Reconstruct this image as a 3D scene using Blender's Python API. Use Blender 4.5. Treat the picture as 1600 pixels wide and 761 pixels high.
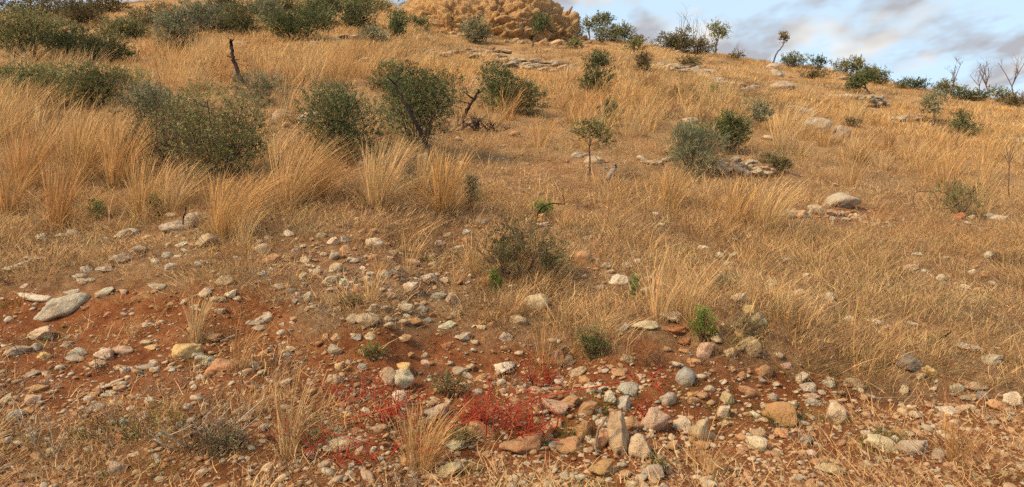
import bpy, math, random
import numpy as np
from mathutils import Vector

for o in list(bpy.data.objects):
    bpy.data.objects.remove(o, do_unlink=True)
sc = bpy.context.scene
COL = sc.collection
F = 1111.0            # focal length in photograph pixels (1600 wide)
CX, CY = 800.0, 360.5
EYE = 1.6             # eye height above the road

# ------------------------------------------------------------------ camera
cam = bpy.data.cameras.new('camera')
cam.sensor_width = 36.0
cam.lens = 36.0 * F / 1600.0
cam.shift_y = -20.0 / 1600.0
cam.clip_start = 0.1
cam.clip_end = 3000
camo = bpy.data.objects.new('camera', cam)
COL.objects.link(camo)
camo.location = (0, 0, EYE)
camo.rotation_euler = (math.radians(90), 0, 0)
sc.camera = camo

# ------------------------------------------------------------------ world, sun, exposure
SUN_DIR = Vector((-0.62, -0.42, 0.66)).normalized()       # towards the sun
SUN_EL = math.asin(SUN_DIR.z)
SUN_AZ = math.atan2(SUN_DIR.x, SUN_DIR.y)
world = bpy.data.worlds.new('World')
sc.world = world
world.use_nodes = True
wn, wl = world.node_tree.nodes, world.node_tree.links
for n in list(wn):
    wn.remove(n)


def N(tree, kind, **kw):
    n = tree.nodes.new(kind)
    for k, v in kw.items():
        if k.startswith('i_'):
            n.inputs[k[2:]].default_value = v
        else:
            setattr(n, k, v)
    return n


WT = world.node_tree
sky = N(WT, 'ShaderNodeTexSky', sky_type='NISHITA', sun_disc=False, sun_elevation=SUN_EL, sun_rotation=SUN_AZ,
        air_density=1.0, dust_density=1.5, ozone_density=1.5)
tc = N(WT, 'ShaderNodeTexCoord')
sep = N(WT, 'ShaderNodeSeparateXYZ')
wl.new(tc.outputs['Generated'], sep.inputs[0])
mx = N(WT, 'ShaderNodeMath', operation='MAXIMUM'); mx.inputs[1].default_value = 0.0
wl.new(sep.outputs[2], mx.inputs[0])
ad = N(WT, 'ShaderNodeMath', operation='ADD'); ad.inputs[1].default_value = 0.22
wl.new(mx.outputs[0], ad.inputs[0])
dvx = N(WT, 'ShaderNodeMath', operation='DIVIDE'); wl.new(sep.outputs[0], dvx.inputs[0]); wl.new(ad.outputs[0], dvx.inputs[1])
dvy = N(WT, 'ShaderNodeMath', operation='DIVIDE'); wl.new(sep.outputs[1], dvy.inputs[0]); wl.new(ad.outputs[0], dvy.inputs[1])
cmb = N(WT, 'ShaderNodeCombineXYZ'); wl.new(dvx.outputs[0], cmb.inputs[0]); wl.new(dvy.outputs[0], cmb.inputs[1])
mp = N(WT, 'ShaderNodeMapping'); mp.inputs['Location'].default_value = (3.1, 1.7, 0.0)
mp.inputs['Scale'].default_value = (1.5, 1.1, 1.0)
mp.inputs['Rotation'].default_value = (0, 0, 0.35)
wl.new(cmb.outputs[0], mp.inputs[0])
n1 = N(WT, 'ShaderNodeTexNoise', i_Scale=2.3, i_Detail=4.5, i_Roughness=0.55)
wl.new(mp.outputs[0], n1.inputs['Vector'])
r1 = N(WT, 'ShaderNodeValToRGB')
r1.color_ramp.elements[0].position = 0.45; r1.color_ramp.elements[0].color = (0, 0, 0, 1)
r1.color_ramp.elements[1].position = 0.57; r1.color_ramp.elements[1].color = (1, 1, 1, 1)
wl.new(n1.outputs[0], r1.inputs[0])
n2 = N(WT, 'ShaderNodeTexNoise', i_Scale=3.2, i_Detail=2.0, i_Roughness=0.5)
wl.new(mp.outputs[0], n2.inputs['Vector'])
r2 = N(WT, 'ShaderNodeValToRGB')
r2.color_ramp.elements[0].position = 0.42; r2.color_ramp.elements[0].color = (1.34, 1.36, 1.47, 1)
r2.color_ramp.elements[1].position = 0.68; r2.color_ramp.elements[1].color = (2.7, 2.6, 2.42, 1)
wl.new(n2.outputs[0], r2.inputs[0])
# thin bright veil over the blue between the clouds
veil = N(WT, 'ShaderNodeMix', data_type='RGBA'); veil.inputs[0].default_value = 0.88
wl.new(sky.outputs[0], veil.inputs[6]); veil.inputs[7].default_value = (1.7, 2.2, 2.6, 1)
mixc = N(WT, 'ShaderNodeMix', data_type='RGBA')
wl.new(r1.outputs[0], mixc.inputs[0]); wl.new(veil.outputs[2], mixc.inputs[6]); wl.new(r2.outputs[0], mixc.inputs[7])
bg = N(WT, 'ShaderNodeBackground', i_Strength=0.1)
wl.new(mixc.outputs[2], bg.inputs[0])
wo = N(WT, 'ShaderNodeOutputWorld'); wl.new(bg.outputs[0], wo.inputs[0])

sun = bpy.data.lights.new('sun', 'SUN')
sun.energy = 1.5
sun.angle = math.radians(14)
sun.color = (1.0, 0.765, 0.48)
suno = bpy.data.objects.new('sun', sun)
COL.objects.link(suno)
suno.rotation_euler = SUN_DIR.to_track_quat('Z', 'Y').to_euler()
suno.location = (-20, -10, 30)

vs = sc.view_settings
vs.view_transform = 'Standard'
vs.look = 'None'
vs.exposure = 1.9
vs.gamma = 1.0
sc.render.engine = 'CYCLES'
sc.cycles.max_bounces = 3
sc.cycles.diffuse_bounces = 2
sc.cycles.glossy_bounces = 1
sc.cycles.transmission_bounces = 2
sc.cycles.transparent_max_bounces = 4
sc.cycles.use_denoising = False
sc.cycles.use_adaptive_sampling = True
sc.cycles.adaptive_threshold = 0.03

# ------------------------------------------------------------------ noise
def _h2(ix, iy, s):
    h = (ix.astype(np.int64) * 374761393 + iy.astype(np.int64) * 668265263 + s * 1274126177) & 0xFFFFFFFF
    h = ((h ^ (h >> 13)) * 1103515245) & 0xFFFFFFFF
    h = (h ^ (h >> 16)) & 0xFFFF
    return h / 65535.0


def vn2(x, y, s=0):
    x = np.asarray(x, float); y = np.asarray(y, float)
    ix, iy = np.floor(x), np.floor(y)
    fx, fy = x - ix, y - iy
    fx = fx * fx * (3 - 2 * fx); fy = fy * fy * (3 - 2 * fy)
    a, b = _h2(ix, iy, s), _h2(ix + 1, iy, s)
    c, d = _h2(ix, iy + 1, s), _h2(ix + 1, iy + 1, s)
    return (a * (1 - fx) + b * fx) * (1 - fy) + (c * (1 - fx) + d * fx) * fy


def fbm2(x, y, s=0, o=4):
    r, a, t = 0.0, 1.0, 0.0
    x = np.asarray(x, float); y = np.asarray(y, float)
    for k in range(o):
        r = r + a * vn2(x, y, s + k * 17); t += a; a *= 0.5
        x = x * 2.03 + 5.1; y = y * 2.03 + 1.7
    return r / t


def vn3(P, s=0):
    ip = np.floor(P).astype(np.int64); f = P - ip; f = f * f * (3 - 2 * f)
    def hh(dx, dy, dz):
        h = ((ip[:, 0] + dx) * 374761393 + (ip[:, 1] + dy) * 668265263 + (ip[:, 2] + dz) * 2147483647 + s * 1274126177) & 0xFFFFFFFF
        h = ((h ^ (h >> 13)) * 1103515245) & 0xFFFFFFFF
        return ((h ^ (h >> 16)) & 0xFFFF) / 65535.0
    r = 0
    for dx in (0, 1):
        for dy in (0, 1):
            for dz in (0, 1):
                w = (f[:, 0] if dx else 1 - f[:, 0]) * (f[:, 1] if dy else 1 - f[:, 1]) * (f[:, 2] if dz else 1 - f[:, 2])
                r = r + w * hh(dx, dy, dz)
    return r


def fbm3(P, s=0, o=4):
    r, a, t = 0.0, 1.0, 0.0
    P = np.array(P, float)
    for k in range(o):
        r = r + a * vn3(P, s + 31 * k); t += a; a *= 0.5; P = P * 2.03 + 3.3
    return r / t


def sstep(a, b, x):
    t = np.clip((x - a) / (b - a), 0, 1)
    return t * t * (3 - 2 * t)

# ------------------------------------------------------------------ terrain (heights relative to the eye)
HP = 2.95
SKY_PX = np.array([-900, -300, 0, 80, 300, 600, 650, 700, 800, 900, 950, 1000, 1060, 1120, 1200, 1300, 1400, 1500, 1600, 1800, 2300], float)
SKY_PY = np.array([40, 20, 13, 13, -6, -4, 26, 40, 54, 61, 62, 67, 77, 83, 96, 113, 132, 148, 156, 178, 215], float)
RID_D = np.array([90, 90, 90, 90, 88, 82, 80, 78, 76, 74, 73, 72, 71, 70, 68, 66, 64, 62, 62, 62, 62], float)
SU = (SKY_PX - CX) / F
SV = (CY - SKY_PY) / F + HP / (RID_D * 0.93)
LINE_PX = np.array([-600, 0, 150, 400, 520, 700, 900, 1000, 1100, 1200, 1300, 1450, 1600, 2200], float)
LINE_PY = np.array([440, 445, 452, 470, 500, 532, 545, 548, 552, 572, 592, 606, 610, 630], float)
LU = (LINE_PX - CX) / F
LV = (CY - LINE_PY) / F


def terr(x, y):
    x = np.asarray(x, float); y = np.asarray(y, float)
    yy = np.maximum(y, 3.0)
    u = x / yy
    s = np.interp(u, SU, SV)
    D = np.interp(u, SU, RID_D)
    k = 6.0
    w2 = 1.45 * D - 0.45 * yy
    m = np.minimum(yy, w2)
    w = m - np.log(np.exp(-(yy - m) / k) + np.exp(-(w2 - m) / k)) * k * 0.6
    w = np.maximum(w, -40)
    z = -HP + w * s
    # low scarp above the bare soil
    yl = HP / (s - np.interp(u, LU, LV)) + (fbm2(x * 1.3, x * 0.0 + 7, 5, 3) - 0.5) * 0.5
    z = z - 0.20 * (1 - sstep(-0.25, 0.3, yy - yl))
    # raised rubble bank
    ax, ay, bx, by = 0.45, 5.2, 2.45, 7.0
    tt = np.clip(((x - ax) * (bx - ax) + (y - ay) * (by - ay)) / ((bx - ax) ** 2 + (by - ay) ** 2), 0, 1)
    dm = (x - ax - tt * (bx - ax)) ** 2 + (y - ay - tt * (by - ay)) ** 2
    z = z + 0.24 * np.exp(-dm / 0.30) * (0.6 + 0.8 * fbm2(x * 2.3, y * 2.3, 51, 3))
    # relief: fine near the road, broad up the hill
    z = z + (fbm2(x * 1.1, y * 1.1, 11, 4) - 0.5) * 0.20
    z = z + (fbm2(x * 4.5, y * 4.5, 23, 3) - 0.5) * 0.075
    z = z + (fbm2(x * 0.16 + 3, y * 0.16, 37, 3) - 0.5) * 1.3 * sstep(8, 40, y) * (1 - 0.6 * sstep(50, 75, y))
    # road shelf in front of the bank
    road = -EYE + (fbm2(x * 2, y * 2, 41, 3) - 0.5) * 0.05
    a = 0.14
    mz = np.maximum(z, road)
    z = mz + a * np.log(np.exp((z - mz) / a) + np.exp((road - mz) / a)) * 0.8
    return z


_YS = np.exp(np.linspace(math.log(2.5), math.log(110), 1800))


def hit(px, py):
    """ground point seen at a pixel of the photograph (eye coordinates)"""
    u, v = (px - CX) / F, (CY - py) / F
    z = terr(u * _YS, _YS)
    i = np.nonzero(z >= v * _YS)[0]
    if len(i) == 0:
        i = int(np.argmax(z / _YS - v))
    else:
        i = int(i[0])
    y = float(_YS[i])
    return np.array([u * y, y, float(z[i])])


def W3(p):
    return Vector((float(p[0]), float(p[1]), float(p[2]) + EYE))


def at_depth(px, py, y):
    return np.array([(px - CX) / F * y, y, (CY - py) / F * y])


def proj(x, y, z):
    return CX + F * x / y, CY - F * z / y

# ------------------------------------------------------------------ mesh helpers
def mesh_np(name, V, quads=None, tris=None, col=None, smooth=False):
    me = bpy.data.meshes.new(name)
    V = np.asarray(V, np.float32)
    me.vertices.add(len(V)); me.vertices.foreach_set('co', V.ravel())
    li, ls = [], []
    pos = 0
    if quads is not None and len(quads):
        q = np.asarray(quads, np.int32); li.append(q.ravel()); ls.append(np.arange(len(q)) * 4 + pos); pos += q.size
    if tris is not None and len(tris):
        t = np.asarray(tris, np.int32); li.append(t.ravel()); ls.append(np.arange(len(t)) * 3 + pos); pos += t.size
    li = np.concatenate(li); ls = np.concatenate(ls).astype(np.int32)
    me.loops.add(len(li)); me.loops.foreach_set('vertex_index', li)
    me.polygons.add(len(ls)); me.polygons.foreach_set('loop_start', ls)
    if col is not None:
        ca = me.color_attributes.new('tint', 'FLOAT_COLOR', 'POINT')
        c = np.ones((len(V), 4), np.float32); c[:, :3] = col
        ca.data.foreach_set('color', c.ravel())
    me.update(calc_edges=True)
    me.validate()
    if smooth:
        me.polygons.foreach_set('use_smooth', np.ones(len(ls), bool))
    return me


def link(name, me, mat=None, parent=None, loc=None, rot=None, scl=None):
    o = bpy.data.objects.new(name, me)
    if mat is not None and me is not None and len(me.materials) == 0:
        me.materials.append(mat)
    COL.objects.link(o)
    if parent is not None:
        o.parent = parent
    if loc is not None:
        o.location = loc
    if rot is not None:
        o.rotation_euler = rot
    if scl is not None:
        o.scale = scl
    return o


def tag(o, label, cat, group=None, kind=None):
    if label: o['label'] = label
    if cat: o['category'] = cat
    if group: o['group'] = group
    if kind: o['kind'] = kind
    return o


def empty(name, loc, rz=0.0):
    o = bpy.data.objects.new(name, None)
    o.empty_display_size = 0.2
    o.location = loc
    o.rotation_euler = (0, 0, rz)
    COL.objects.link(o)
    return o


class MB:
    """collects vertices, quads, triangles and per-vertex tints"""
    def __init__(s):
        s.V, s.Q, s.T, s.C, s.n = [], [], [], [], 0

    def add(s, V, quads=None, tris=None, col=(1, 1, 1)):
        V = np.asarray(V, float)
        s.V.append(V)
        c = np.asarray(col, float)
        s.C.append(np.broadcast_to(c, (len(V), 3)).copy() if c.ndim == 1 else c)
        if quads is not None and len(quads): s.Q.append(np.asarray(quads) + s.n)
        if tris is not None and len(tris): s.T.append(np.asarray(tris) + s.n)
        s.n += len(V)

    def mesh(s, name, smooth=False):
        return mesh_np(name, np.concatenate(s.V), np.concatenate(s.Q) if s.Q else None,
                       np.concatenate(s.T) if s.T else None, np.concatenate(s.C), smooth)


def tube(mb, pts, radii, sides=5, col=(1, 1, 1)):
    pts = np.asarray(pts, float); n = len(pts)
    radii = np.broadcast_to(np.asarray(radii, float), (n,))
    tan = np.gradient(pts, axis=0)
    tan /= np.linalg.norm(tan, axis=1)[:, None] + 1e-9
    ref = np.array([0.3, 1.0, 0.2]) if abs(tan[0][1]) < 0.8 else np.array([1.0, 0.1, 0.2])
    a = np.cross(tan, ref); a /= np.linalg.norm(a, axis=1)[:, None] + 1e-9
    b = np.cross(tan, a)
    ang = np.arange(sides) / sides * 2 * math.pi
    V = pts[:, None, :] + radii[:, None, None] * (np.cos(ang)[None, :, None] * a[:, None, :] + np.sin(ang)[None, :, None] * b[:, None, :])
    V = V.reshape(-1, 3)
    Q = []
    for i in range(n - 1):
        for k in range(sides):
            k2 = (k + 1) % sides
            Q.append((i * sides + k, i * sides + k2, (i + 1) * sides + k2, (i + 1) * sides + k))
    T = [((n - 1) * sides + k, (n - 1) * sides + (k + 1) % sides, (n - 1) * sides + (k + 2) % sides) for k in range(0)]
    mb.add(V, Q, T, col)


def smooth_line(pts, n=10, jit=0.0, rng=None):
    pts = np.asarray(pts, float)
    d = np.concatenate([[0], np.cumsum(np.linalg.norm(np.diff(pts, axis=0), axis=1))])
    t = np.linspace(0, d[-1], n)
    out = np.stack([np.interp(t, d, pts[:, k]) for k in range(3)], 1)
    for _ in range(2):
        out[1:-1] = 0.25 * out[:-2] + 0.5 * out[1:-1] + 0.25 * out[2:]
    if jit and rng is not None:
        out[1:-1] += rng.normal(0, jit, (n - 2, 3))
    return out

# ------------------------------------------------------------------ materials
def new_mat(name, rough=0.85, spec=0.2):
    m = bpy.data.materials.new(name)
    m.use_nodes = True
    b = m.node_tree.nodes['Principled BSDF']
    b.inputs['Roughness'].default_value = rough
    b.inputs['Specular IOR Level'].default_value = spec
    return m, m.node_tree, b


def ramp(t, stops):
    r = N(t, 'ShaderNodeValToRGB')
    e = r.color_ramp.elements
    while len(e) < len(stops):
        e.new(0.5)
    for i, (p, c) in enumerate(stops):
        e[i].position = p
        e[i].color = (c[0], c[1], c[2], 1)
    return r


def mulc(t, a, b, fac=1.0, mode='MULTIPLY'):
    m = N(t, 'ShaderNodeMix', data_type='RGBA', blend_type=mode)
    m.inputs[0].default_value = fac
    t.links.new(a, m.inputs[6]); t.links.new(b, m.inputs[7])
    return m.outputs[2]


def bump(t, b, h, strength=0.5, dist=0.02):
    n = N(t, 'ShaderNodeBump', i_Strength=strength, i_Distance=dist)
    t.links.new(h, n.inputs['Height']); t.links.new(n.outputs[0], b.inputs['Normal'])


def stone_mat(name, scale=9.0, use_random=None, rust=(0.40, 0.25, 0.14), rust_amt=0.7, bumpd=0.02):
    m, t, b = new_mat(name, 0.9, 0.15)
    tcn = N(t, 'ShaderNodeTexCoord')
    oi = N(t, 'ShaderNodeObjectInfo')
    off = N(t, 'ShaderNodeVectorMath', operation='ADD')
    mulr = N(t, 'ShaderNodeMath', operation='MULTIPLY'); mulr.inputs[1].default_value = 50.0
    t.links.new(oi.outputs['Random'], mulr.inputs[0])
    geo = N(t, 'ShaderNodeNewGeometry')
    t.links.new(geo.outputs['Position'], off.inputs[0]); t.links.new(mulr.outputs[0], off.inputs[1])
    na = N(t, 'ShaderNodeTexNoise', i_Scale=scale, i_Detail=7.0, i_Roughness=0.65)
    t.links.new(off.outputs[0], na.inputs['Vector'])
    ra = ramp(t, [(0.28, (0.55, 0.52, 0.48)), (0.5, (1, 1, 1)), (0.75, (1.25, 1.22, 1.15))])
    t.links.new(na.outputs[0], ra.inputs[0])
    if use_random:
        base = ramp(t, use_random); base.color_ramp.interpolation = 'LINEAR'
        t.links.new(oi.outputs['Random'], base.inputs[0]); basec = base.outputs[0]
    else:
        basec = oi.outputs['Color']
    c = mulc(t, basec, ra.outputs[0])
    nb = N(t, 'ShaderNodeTexNoise', i_Scale=scale * 0.45, i_Detail=5.0, i_Roughness=0.6, i_Distortion=0.6)
    t.links.new(off.outputs[0], nb.inputs['Vector'])
    rb = ramp(t, [(0.46, (0, 0, 0)), (0.66, (rust_amt,) * 3)])
    t.links.new(nb.outputs[0], rb.inputs[0])
    mixr = N(t, 'ShaderNodeMix', data_type='RGBA')
    t.links.new(rb.outputs[0], mixr.inputs[0]); t.links.new(c, mixr.inputs[6]); mixr.inputs[7].default_value = (*rust, 1)
    # dark lichen specks
    nv = N(t, 'ShaderNodeTexVoronoi', i_Scale=scale * 3.2)
    t.links.new(off.outputs[0], nv.inputs['Vector'])
    rv = ramp(t, [(0.06, (0.45, 0.44, 0.42)), (0.22, (1, 1, 1))])
    t.links.new(nv.outputs['Distance'], rv.inputs[0])
    c2 = mulc(t, mixr.outputs[2], rv.outputs[0], 0.6)
    t.links.new(c2, b.inputs['Base Color'])
    nc = N(t, 'ShaderNodeTexNoise', i_Scale=scale * 2.5, i_Detail=8.0, i_Roughness=0.7)
    t.links.new(off.outputs[0], nc.inputs['Vector'])
    bump(t, b, nc.outputs[0], 1.0, bumpd)
    return m


M = {}
M['stone'] = stone_mat('stone', 9.0, bumpd=0.035)
M['boulder'] = stone_mat('boulder', 2.2, bumpd=0.06)
M['cliff'] = stone_mat('cliff', 1.3, rust=(0.46, 0.29, 0.155), rust_amt=0.8, bumpd=0.4)
M['pebble'] = stone_mat('pebble', 22.0, use_random=[(0.0, (0.34, 0.295, 0.23)), (0.2, (0.47, 0.40, 0.30)), (0.34, (0.50, 0.37, 0.23)),
                                                    (0.42, (0.27, 0.125, 0.06)), (0.65, (0.35, 0.19, 0.095)), (0.85, (0.42, 0.27, 0.15)), (1.0, (0.21, 0.09, 0.042))], bumpd=0.01)


def plant_mat(name, hues, patch=0.35, patch_scale=0.35, transl=0.3, rough=0.75, rand=True):
    m, t, b = new_mat(name, rough, 0.15)
    at = N(t, 'ShaderNodeAttribute', attribute_name='tint')
    oi = N(t, 'ShaderNodeObjectInfo')
    geo = N(t, 'ShaderNodeNewGeometry')
    nz = N(t, 'ShaderNodeTexNoise', i_Scale=patch_scale, i_Detail=4.0, i_Roughness=0.6)
    t.links.new(geo.outputs['Position'], nz.inputs['Vector'])
    if rand:
        mixf = N(t, 'ShaderNodeMix', data_type='FLOAT'); mixf.inputs[0].default_value = 0.5
        t.links.new(nz.outputs[0], mixf.inputs[2]); t.links.new(oi.outputs['Random'], mixf.inputs[3])
        fo = mixf.outputs[0]
    else:
        fo = nz.outputs[0]
    r = ramp(t, hues)
    t.links.new(fo, r.inputs[0])
    c = mulc(t, r.outputs[0], at.outputs['Color'])
    t.links.new(c, b.inputs['Base Color'])
    if transl:
        tr = N(t, 'ShaderNodeBsdfTranslucent')
        t.links.new(c, tr.inputs['Color'])
        ms = N(t, 'ShaderNodeMixShader'); ms.inputs[0].default_value = transl
        t.links.new(b.outputs[0], ms.inputs[1]); t.links.new(tr.outputs[0], ms.inputs[2])
        out = t.nodes['Material Output']
        t.links.new(ms.outputs[0], out.inputs['Surface'])
    return m


GOLD = [(0.25, (0.56, 0.31, 0.12)), (0.45, (0.66, 0.405, 0.165)), (0.62, (0.69, 0.46, 0.215)), (0.8, (0.61, 0.425, 0.215))]
STRAW = [(0.25, (0.46, 0.25, 0.11)), (0.45, (0.59, 0.36, 0.155)), (0.62, (0.65, 0.435, 0.205)), (0.8, (0.50, 0.365, 0.19))]
DULL = [(0.25, (0.28, 0.175, 0.095)), (0.45, (0.41, 0.275, 0.14)), (0.62, (0.47, 0.34, 0.18)), (0.8, (0.36, 0.29, 0.155))]
M['gold'] = plant_mat('golden_grass', GOLD)
M['straw'] = plant_mat('straw_grass', STRAW)
M['dull'] = plant_mat('thatch', DULL)
M['green_tuft'] = plant_mat('green_tuft', [(0.3, (0.12, 0.15, 0.04)), (0.6, (0.17, 0.19, 0.05)), (0.8, (0.26, 0.22, 0.07))])
LEAF = [(0.3, (0.85, 0.85, 0.85)), (0.7, (1.15, 1.15, 1.1))]
M['leaf'] = plant_mat('leaf', LEAF, patch_scale=1.5, transl=0.2, rand=False)
M['red_leaf'] = plant_mat('red_leaf', LEAF, patch_scale=2.5, transl=0.2, rand=False)


def bark_mat(name, c0, c1):
    m, t, b = new_mat(name, 0.9, 0.1)
    geo = N(t, 'ShaderNodeNewGeometry')
    nz = N(t, 'ShaderNodeTexNoise', i_Scale=14.0, i_Detail=6.0, i_Roughness=0.7)
    t.links.new(geo.outputs['Position'], nz.inputs['Vector'])
    r = ramp(t, [(0.35, c0), (0.65, c1)])
    t.links.new(nz.outputs[0], r.inputs[0]); t.links.new(r.outputs[0], b.inputs['Base Color'])
    bump(t, b, nz.outputs[0], 0.8, 0.02)
    return m


M['bark'] = bark_mat('bark', (0.07, 0.05, 0.035), (0.17, 0.125, 0.085))
M['char'] = bark_mat('charred_wood', (0.012, 0.010, 0.010), (0.05, 0.035, 0.03))
M['grey_twig'] = bark_mat('grey_twig', (0.16, 0.12, 0.09), (0.36, 0.29, 0.22))
M['pale_twig'] = bark_mat('pale_twig', (0.26, 0.20, 0.15), (0.50, 0.41, 0.31))
M['brown_twig'] = bark_mat('brown_twig', (0.09, 0.05, 0.03), (0.20, 0.12, 0.07))
M['red_twig'] = bark_mat('red_twig', (0.30, 0.040, 0.024), (0.46, 0.085, 0.050))


def ground_mat():
    m, t, b = new_mat('ground', 0.95, 0.05)
    at = N(t, 'ShaderNodeAttribute', attribute_name='tint')     # r: bare soil, g: stony, b: up the hill
    sp = N(t, 'ShaderNodeSeparateColor')
    t.links.new(at.outputs['Color'], sp.inputs[0])
    geo = N(t, 'ShaderNodeNewGeometry')
    pos = geo.outputs['Position']

    def noise(s, d=6.0, r=0.65):
        n = N(t, 'ShaderNodeTexNoise', i_Scale=s, i_Detail=d, i_Roughness=r)
        t.links.new(pos, n.inputs['Vector']); return n.outputs[0]
    soil = ramp(t, [(0.30, (0.10, 0.036, 0.017)), (0.44, (0.23, 0.082, 0.034)), (0.56, (0.35, 0.142, 0.058)), (0.70, (0.47, 0.265, 0.14))])
    t.links.new(noise(4.5, 12.0, 0.82), soil.inputs[0])
    lit = ramp(t, [(0.32, (0.13, 0.066, 0.034)), (0.5, (0.31, 0.18, 0.092)), (0.68, (0.48, 0.325, 0.185))])
    t.links.new(noise(7.0, 9.0, 0.75), lit.inputs[0])
    far = ramp(t, [(0.3, (0.26, 0.15, 0.07)), (0.5, (0.37, 0.225, 0.105)), (0.7, (0.46, 0.31, 0.16))])
    t.links.new(noise(0.6, 9.0, 0.7), far.inputs[0])
    m1 = N(t, 'ShaderNodeMix', data_type='RGBA')
    t.links.new(sp.outputs[2], m1.inputs[0]); t.links.new(lit.outputs[0], m1.inputs[6]); t.links.new(far.outputs[0], m1.inputs[7])
    m2 = N(t, 'ShaderNodeMix', data_type='RGBA')
    t.links.new(sp.outputs[0], m2.inputs[0]); t.links.new(m1.outputs[2], m2.inputs[6]); t.links.new(soil.outputs[0], m2.inputs[7])
    t.links.new(m2.outputs[2], b.inputs['Base Color'])
    bump(t, b, noise(14.0, 12.0, 0.8), 1.0, 0.07)
    return m


M['ground'] = ground_mat()

# ------------------------------------------------------------------ zones, read off the photograph and laid on the hill
def blob(px, py, L):
    r = 0.0
    for (cx, cy, rx, ry, w) in L:
        r = np.maximum(r, w * np.exp(-(((px - cx) / rx) ** 2 + ((py - cy) / ry) ** 2) * 1.2))
    return r


def zone_soil(x, y, z):
    px, py = proj(x, np.maximum(y, 2.0), z)
    line = np.interp(px, LINE_PX, LINE_PY)
    n = fbm2(x * 1.7, y * 1.7, 61, 4)
    s = sstep(-25, 25, py - line - 5 + (n - 0.5) * 130)
    # thatch comes back at the lower left, more soil and rubble lower right
    s = s * (1 - 0.4 * blob(px, py, [(150, 700, 330, 60, 1), (350, 660, 120, 60, 0.9), (470, 700, 60, 70, 0.8)]))
    s = np.maximum(s, blob(px, py, [(1320, 335, 110, 22, 0.75), (1180, 470, 60, 30, 0.6), (640, 390, 260, 60, 0.35), (560, 312, 40, 14, 0.8),
                                    (790, 545, 160, 30, 0.7), (880, 272, 90, 18, 0.5)]) * sstep(0.25, 0.55, n))
    s = np.where(y < 3.6, 1.0, s)
    return np.clip(s, 0, 1)

# ------------------------------------------------------------------ the hill
ncol, nrow = 500, 520
uu = np.linspace(-1.45, 1.45, ncol)
yy = np.concatenate([np.linspace(-9, 2.4, 30), np.exp(np.linspace(math.log(2.5), math.log(120), nrow - 60)), np.linspace(125, 420, 30)])
Ug, Yg = np.meshgrid(uu, yy)
Xg = Ug * np.maximum(Yg, 7.0)
Zg = terr(Xg, Yg)
soil = zone_soil(Xg, np.maximum(Yg, 2.0), Zg)
farm = sstep(8, 26, Yg + 4 * (fbm2(Xg * 0.3, Yg * 0.3, 71, 3) - 0.5))
colr = np.stack([soil, soil * 0, farm], -1).reshape(-1, 3)
i = np.arange(len(yy) - 1)[:, None] * ncol + np.arange(ncol - 1)[None, :]
Q = np.stack([i, i + 1, i + 1 + ncol, i + ncol], -1).reshape(-1, 4)
V = np.stack([Xg, Yg, Zg + EYE], -1).reshape(-1, 3)
hill = link('hillside_ground', mesh_np('hillside_ground', V, Q, None, colr, True), M['ground'])
hill['kind'] = 'structure'
hill['label'] = 'dry hillside of red soil and tan thatch rising from the road edge'

# ------------------------------------------------------------------ stones
def ico(sub):
    t = (1 + 5 ** 0.5) / 2
    V = [(-1, t, 0), (1, t, 0), (-1, -t, 0), (1, -t, 0), (0, -1, t), (0, 1, t), (0, -1, -t), (0, 1, -t), (t, 0, -1), (t, 0, 1), (-t, 0, -1), (-t, 0, 1)]
    V = [np.array(v) / np.linalg.norm(v) for v in V]
    Fc = [(0, 11, 5), (0, 5, 1), (0, 1, 7), (0, 7, 10), (0, 10, 11), (1, 5, 9), (5, 11, 4), (11, 10, 2), (10, 7, 6), (7, 1, 8), (3, 9, 4), (3, 4, 2), (3, 2, 6), (3, 6, 8), (3, 8, 9), (4, 9, 5), (2, 4, 11), (6, 2, 10), (8, 6, 7), (9, 8, 1)]
    for _ in range(sub):
        cache, nf = {}, []
        def mid(a, b):
            k = (min(a, b), max(a, b))
            if k not in cache:
                m = V[a] + V[b]; V.append(m / np.linalg.norm(m)); cache[k] = len(V) - 1
            return cache[k]
        for a, b, c in Fc:
            ab, bc, ca = mid(a, b), mid(b, c), mid(c, a)
            nf += [(a, ab, ca), (b, bc, ab), (c, ca, bc), (ab, bc, ca)]
        Fc = nf
    return np.array(V), np.array(Fc)


ICO = {k: ico(k) for k in (1, 2, 3, 4)}


def stone_verts(seed, sub=3, angular=0.6, rough=0.06):
    """unit stone: a sphere cut by random planes, then worn"""
    rng = np.random.default_rng(seed)
    D, Fc = ICO[sub]
    npl = rng.integers(8, 13)
    nn = rng.normal(size=(npl, 3)); nn /= np.linalg.norm(nn, axis=1)[:, None]
    dd = rng.uniform(0.45, 0.95, npl)
    dots = D @ nn.T
    r = np.where(dots > 0.05, dd[None, :] / np.maximum(dots, 0.05), 9)
    kk = 12.0 + 50 * angular
    rc = -np.log(np.sum(np.exp(-kk * np.minimum(r, 1.6)), axis=1) + math.exp(-kk * 1.15)) / kk
    r = rc * (0.35 + 0.65 * angular) + (1 - angular) * 0.65
    r = r * (1 + rough * 2 * (fbm3(D * 2.2 + seed % 97, seed % 1000, 4) - 0.5) * 2)
    P = D * r[:, None]
    P -= (P.max(0) + P.min(0)) / 2
    P /= (P.max(0) - P.min(0)) / 2
    return P, Fc


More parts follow.
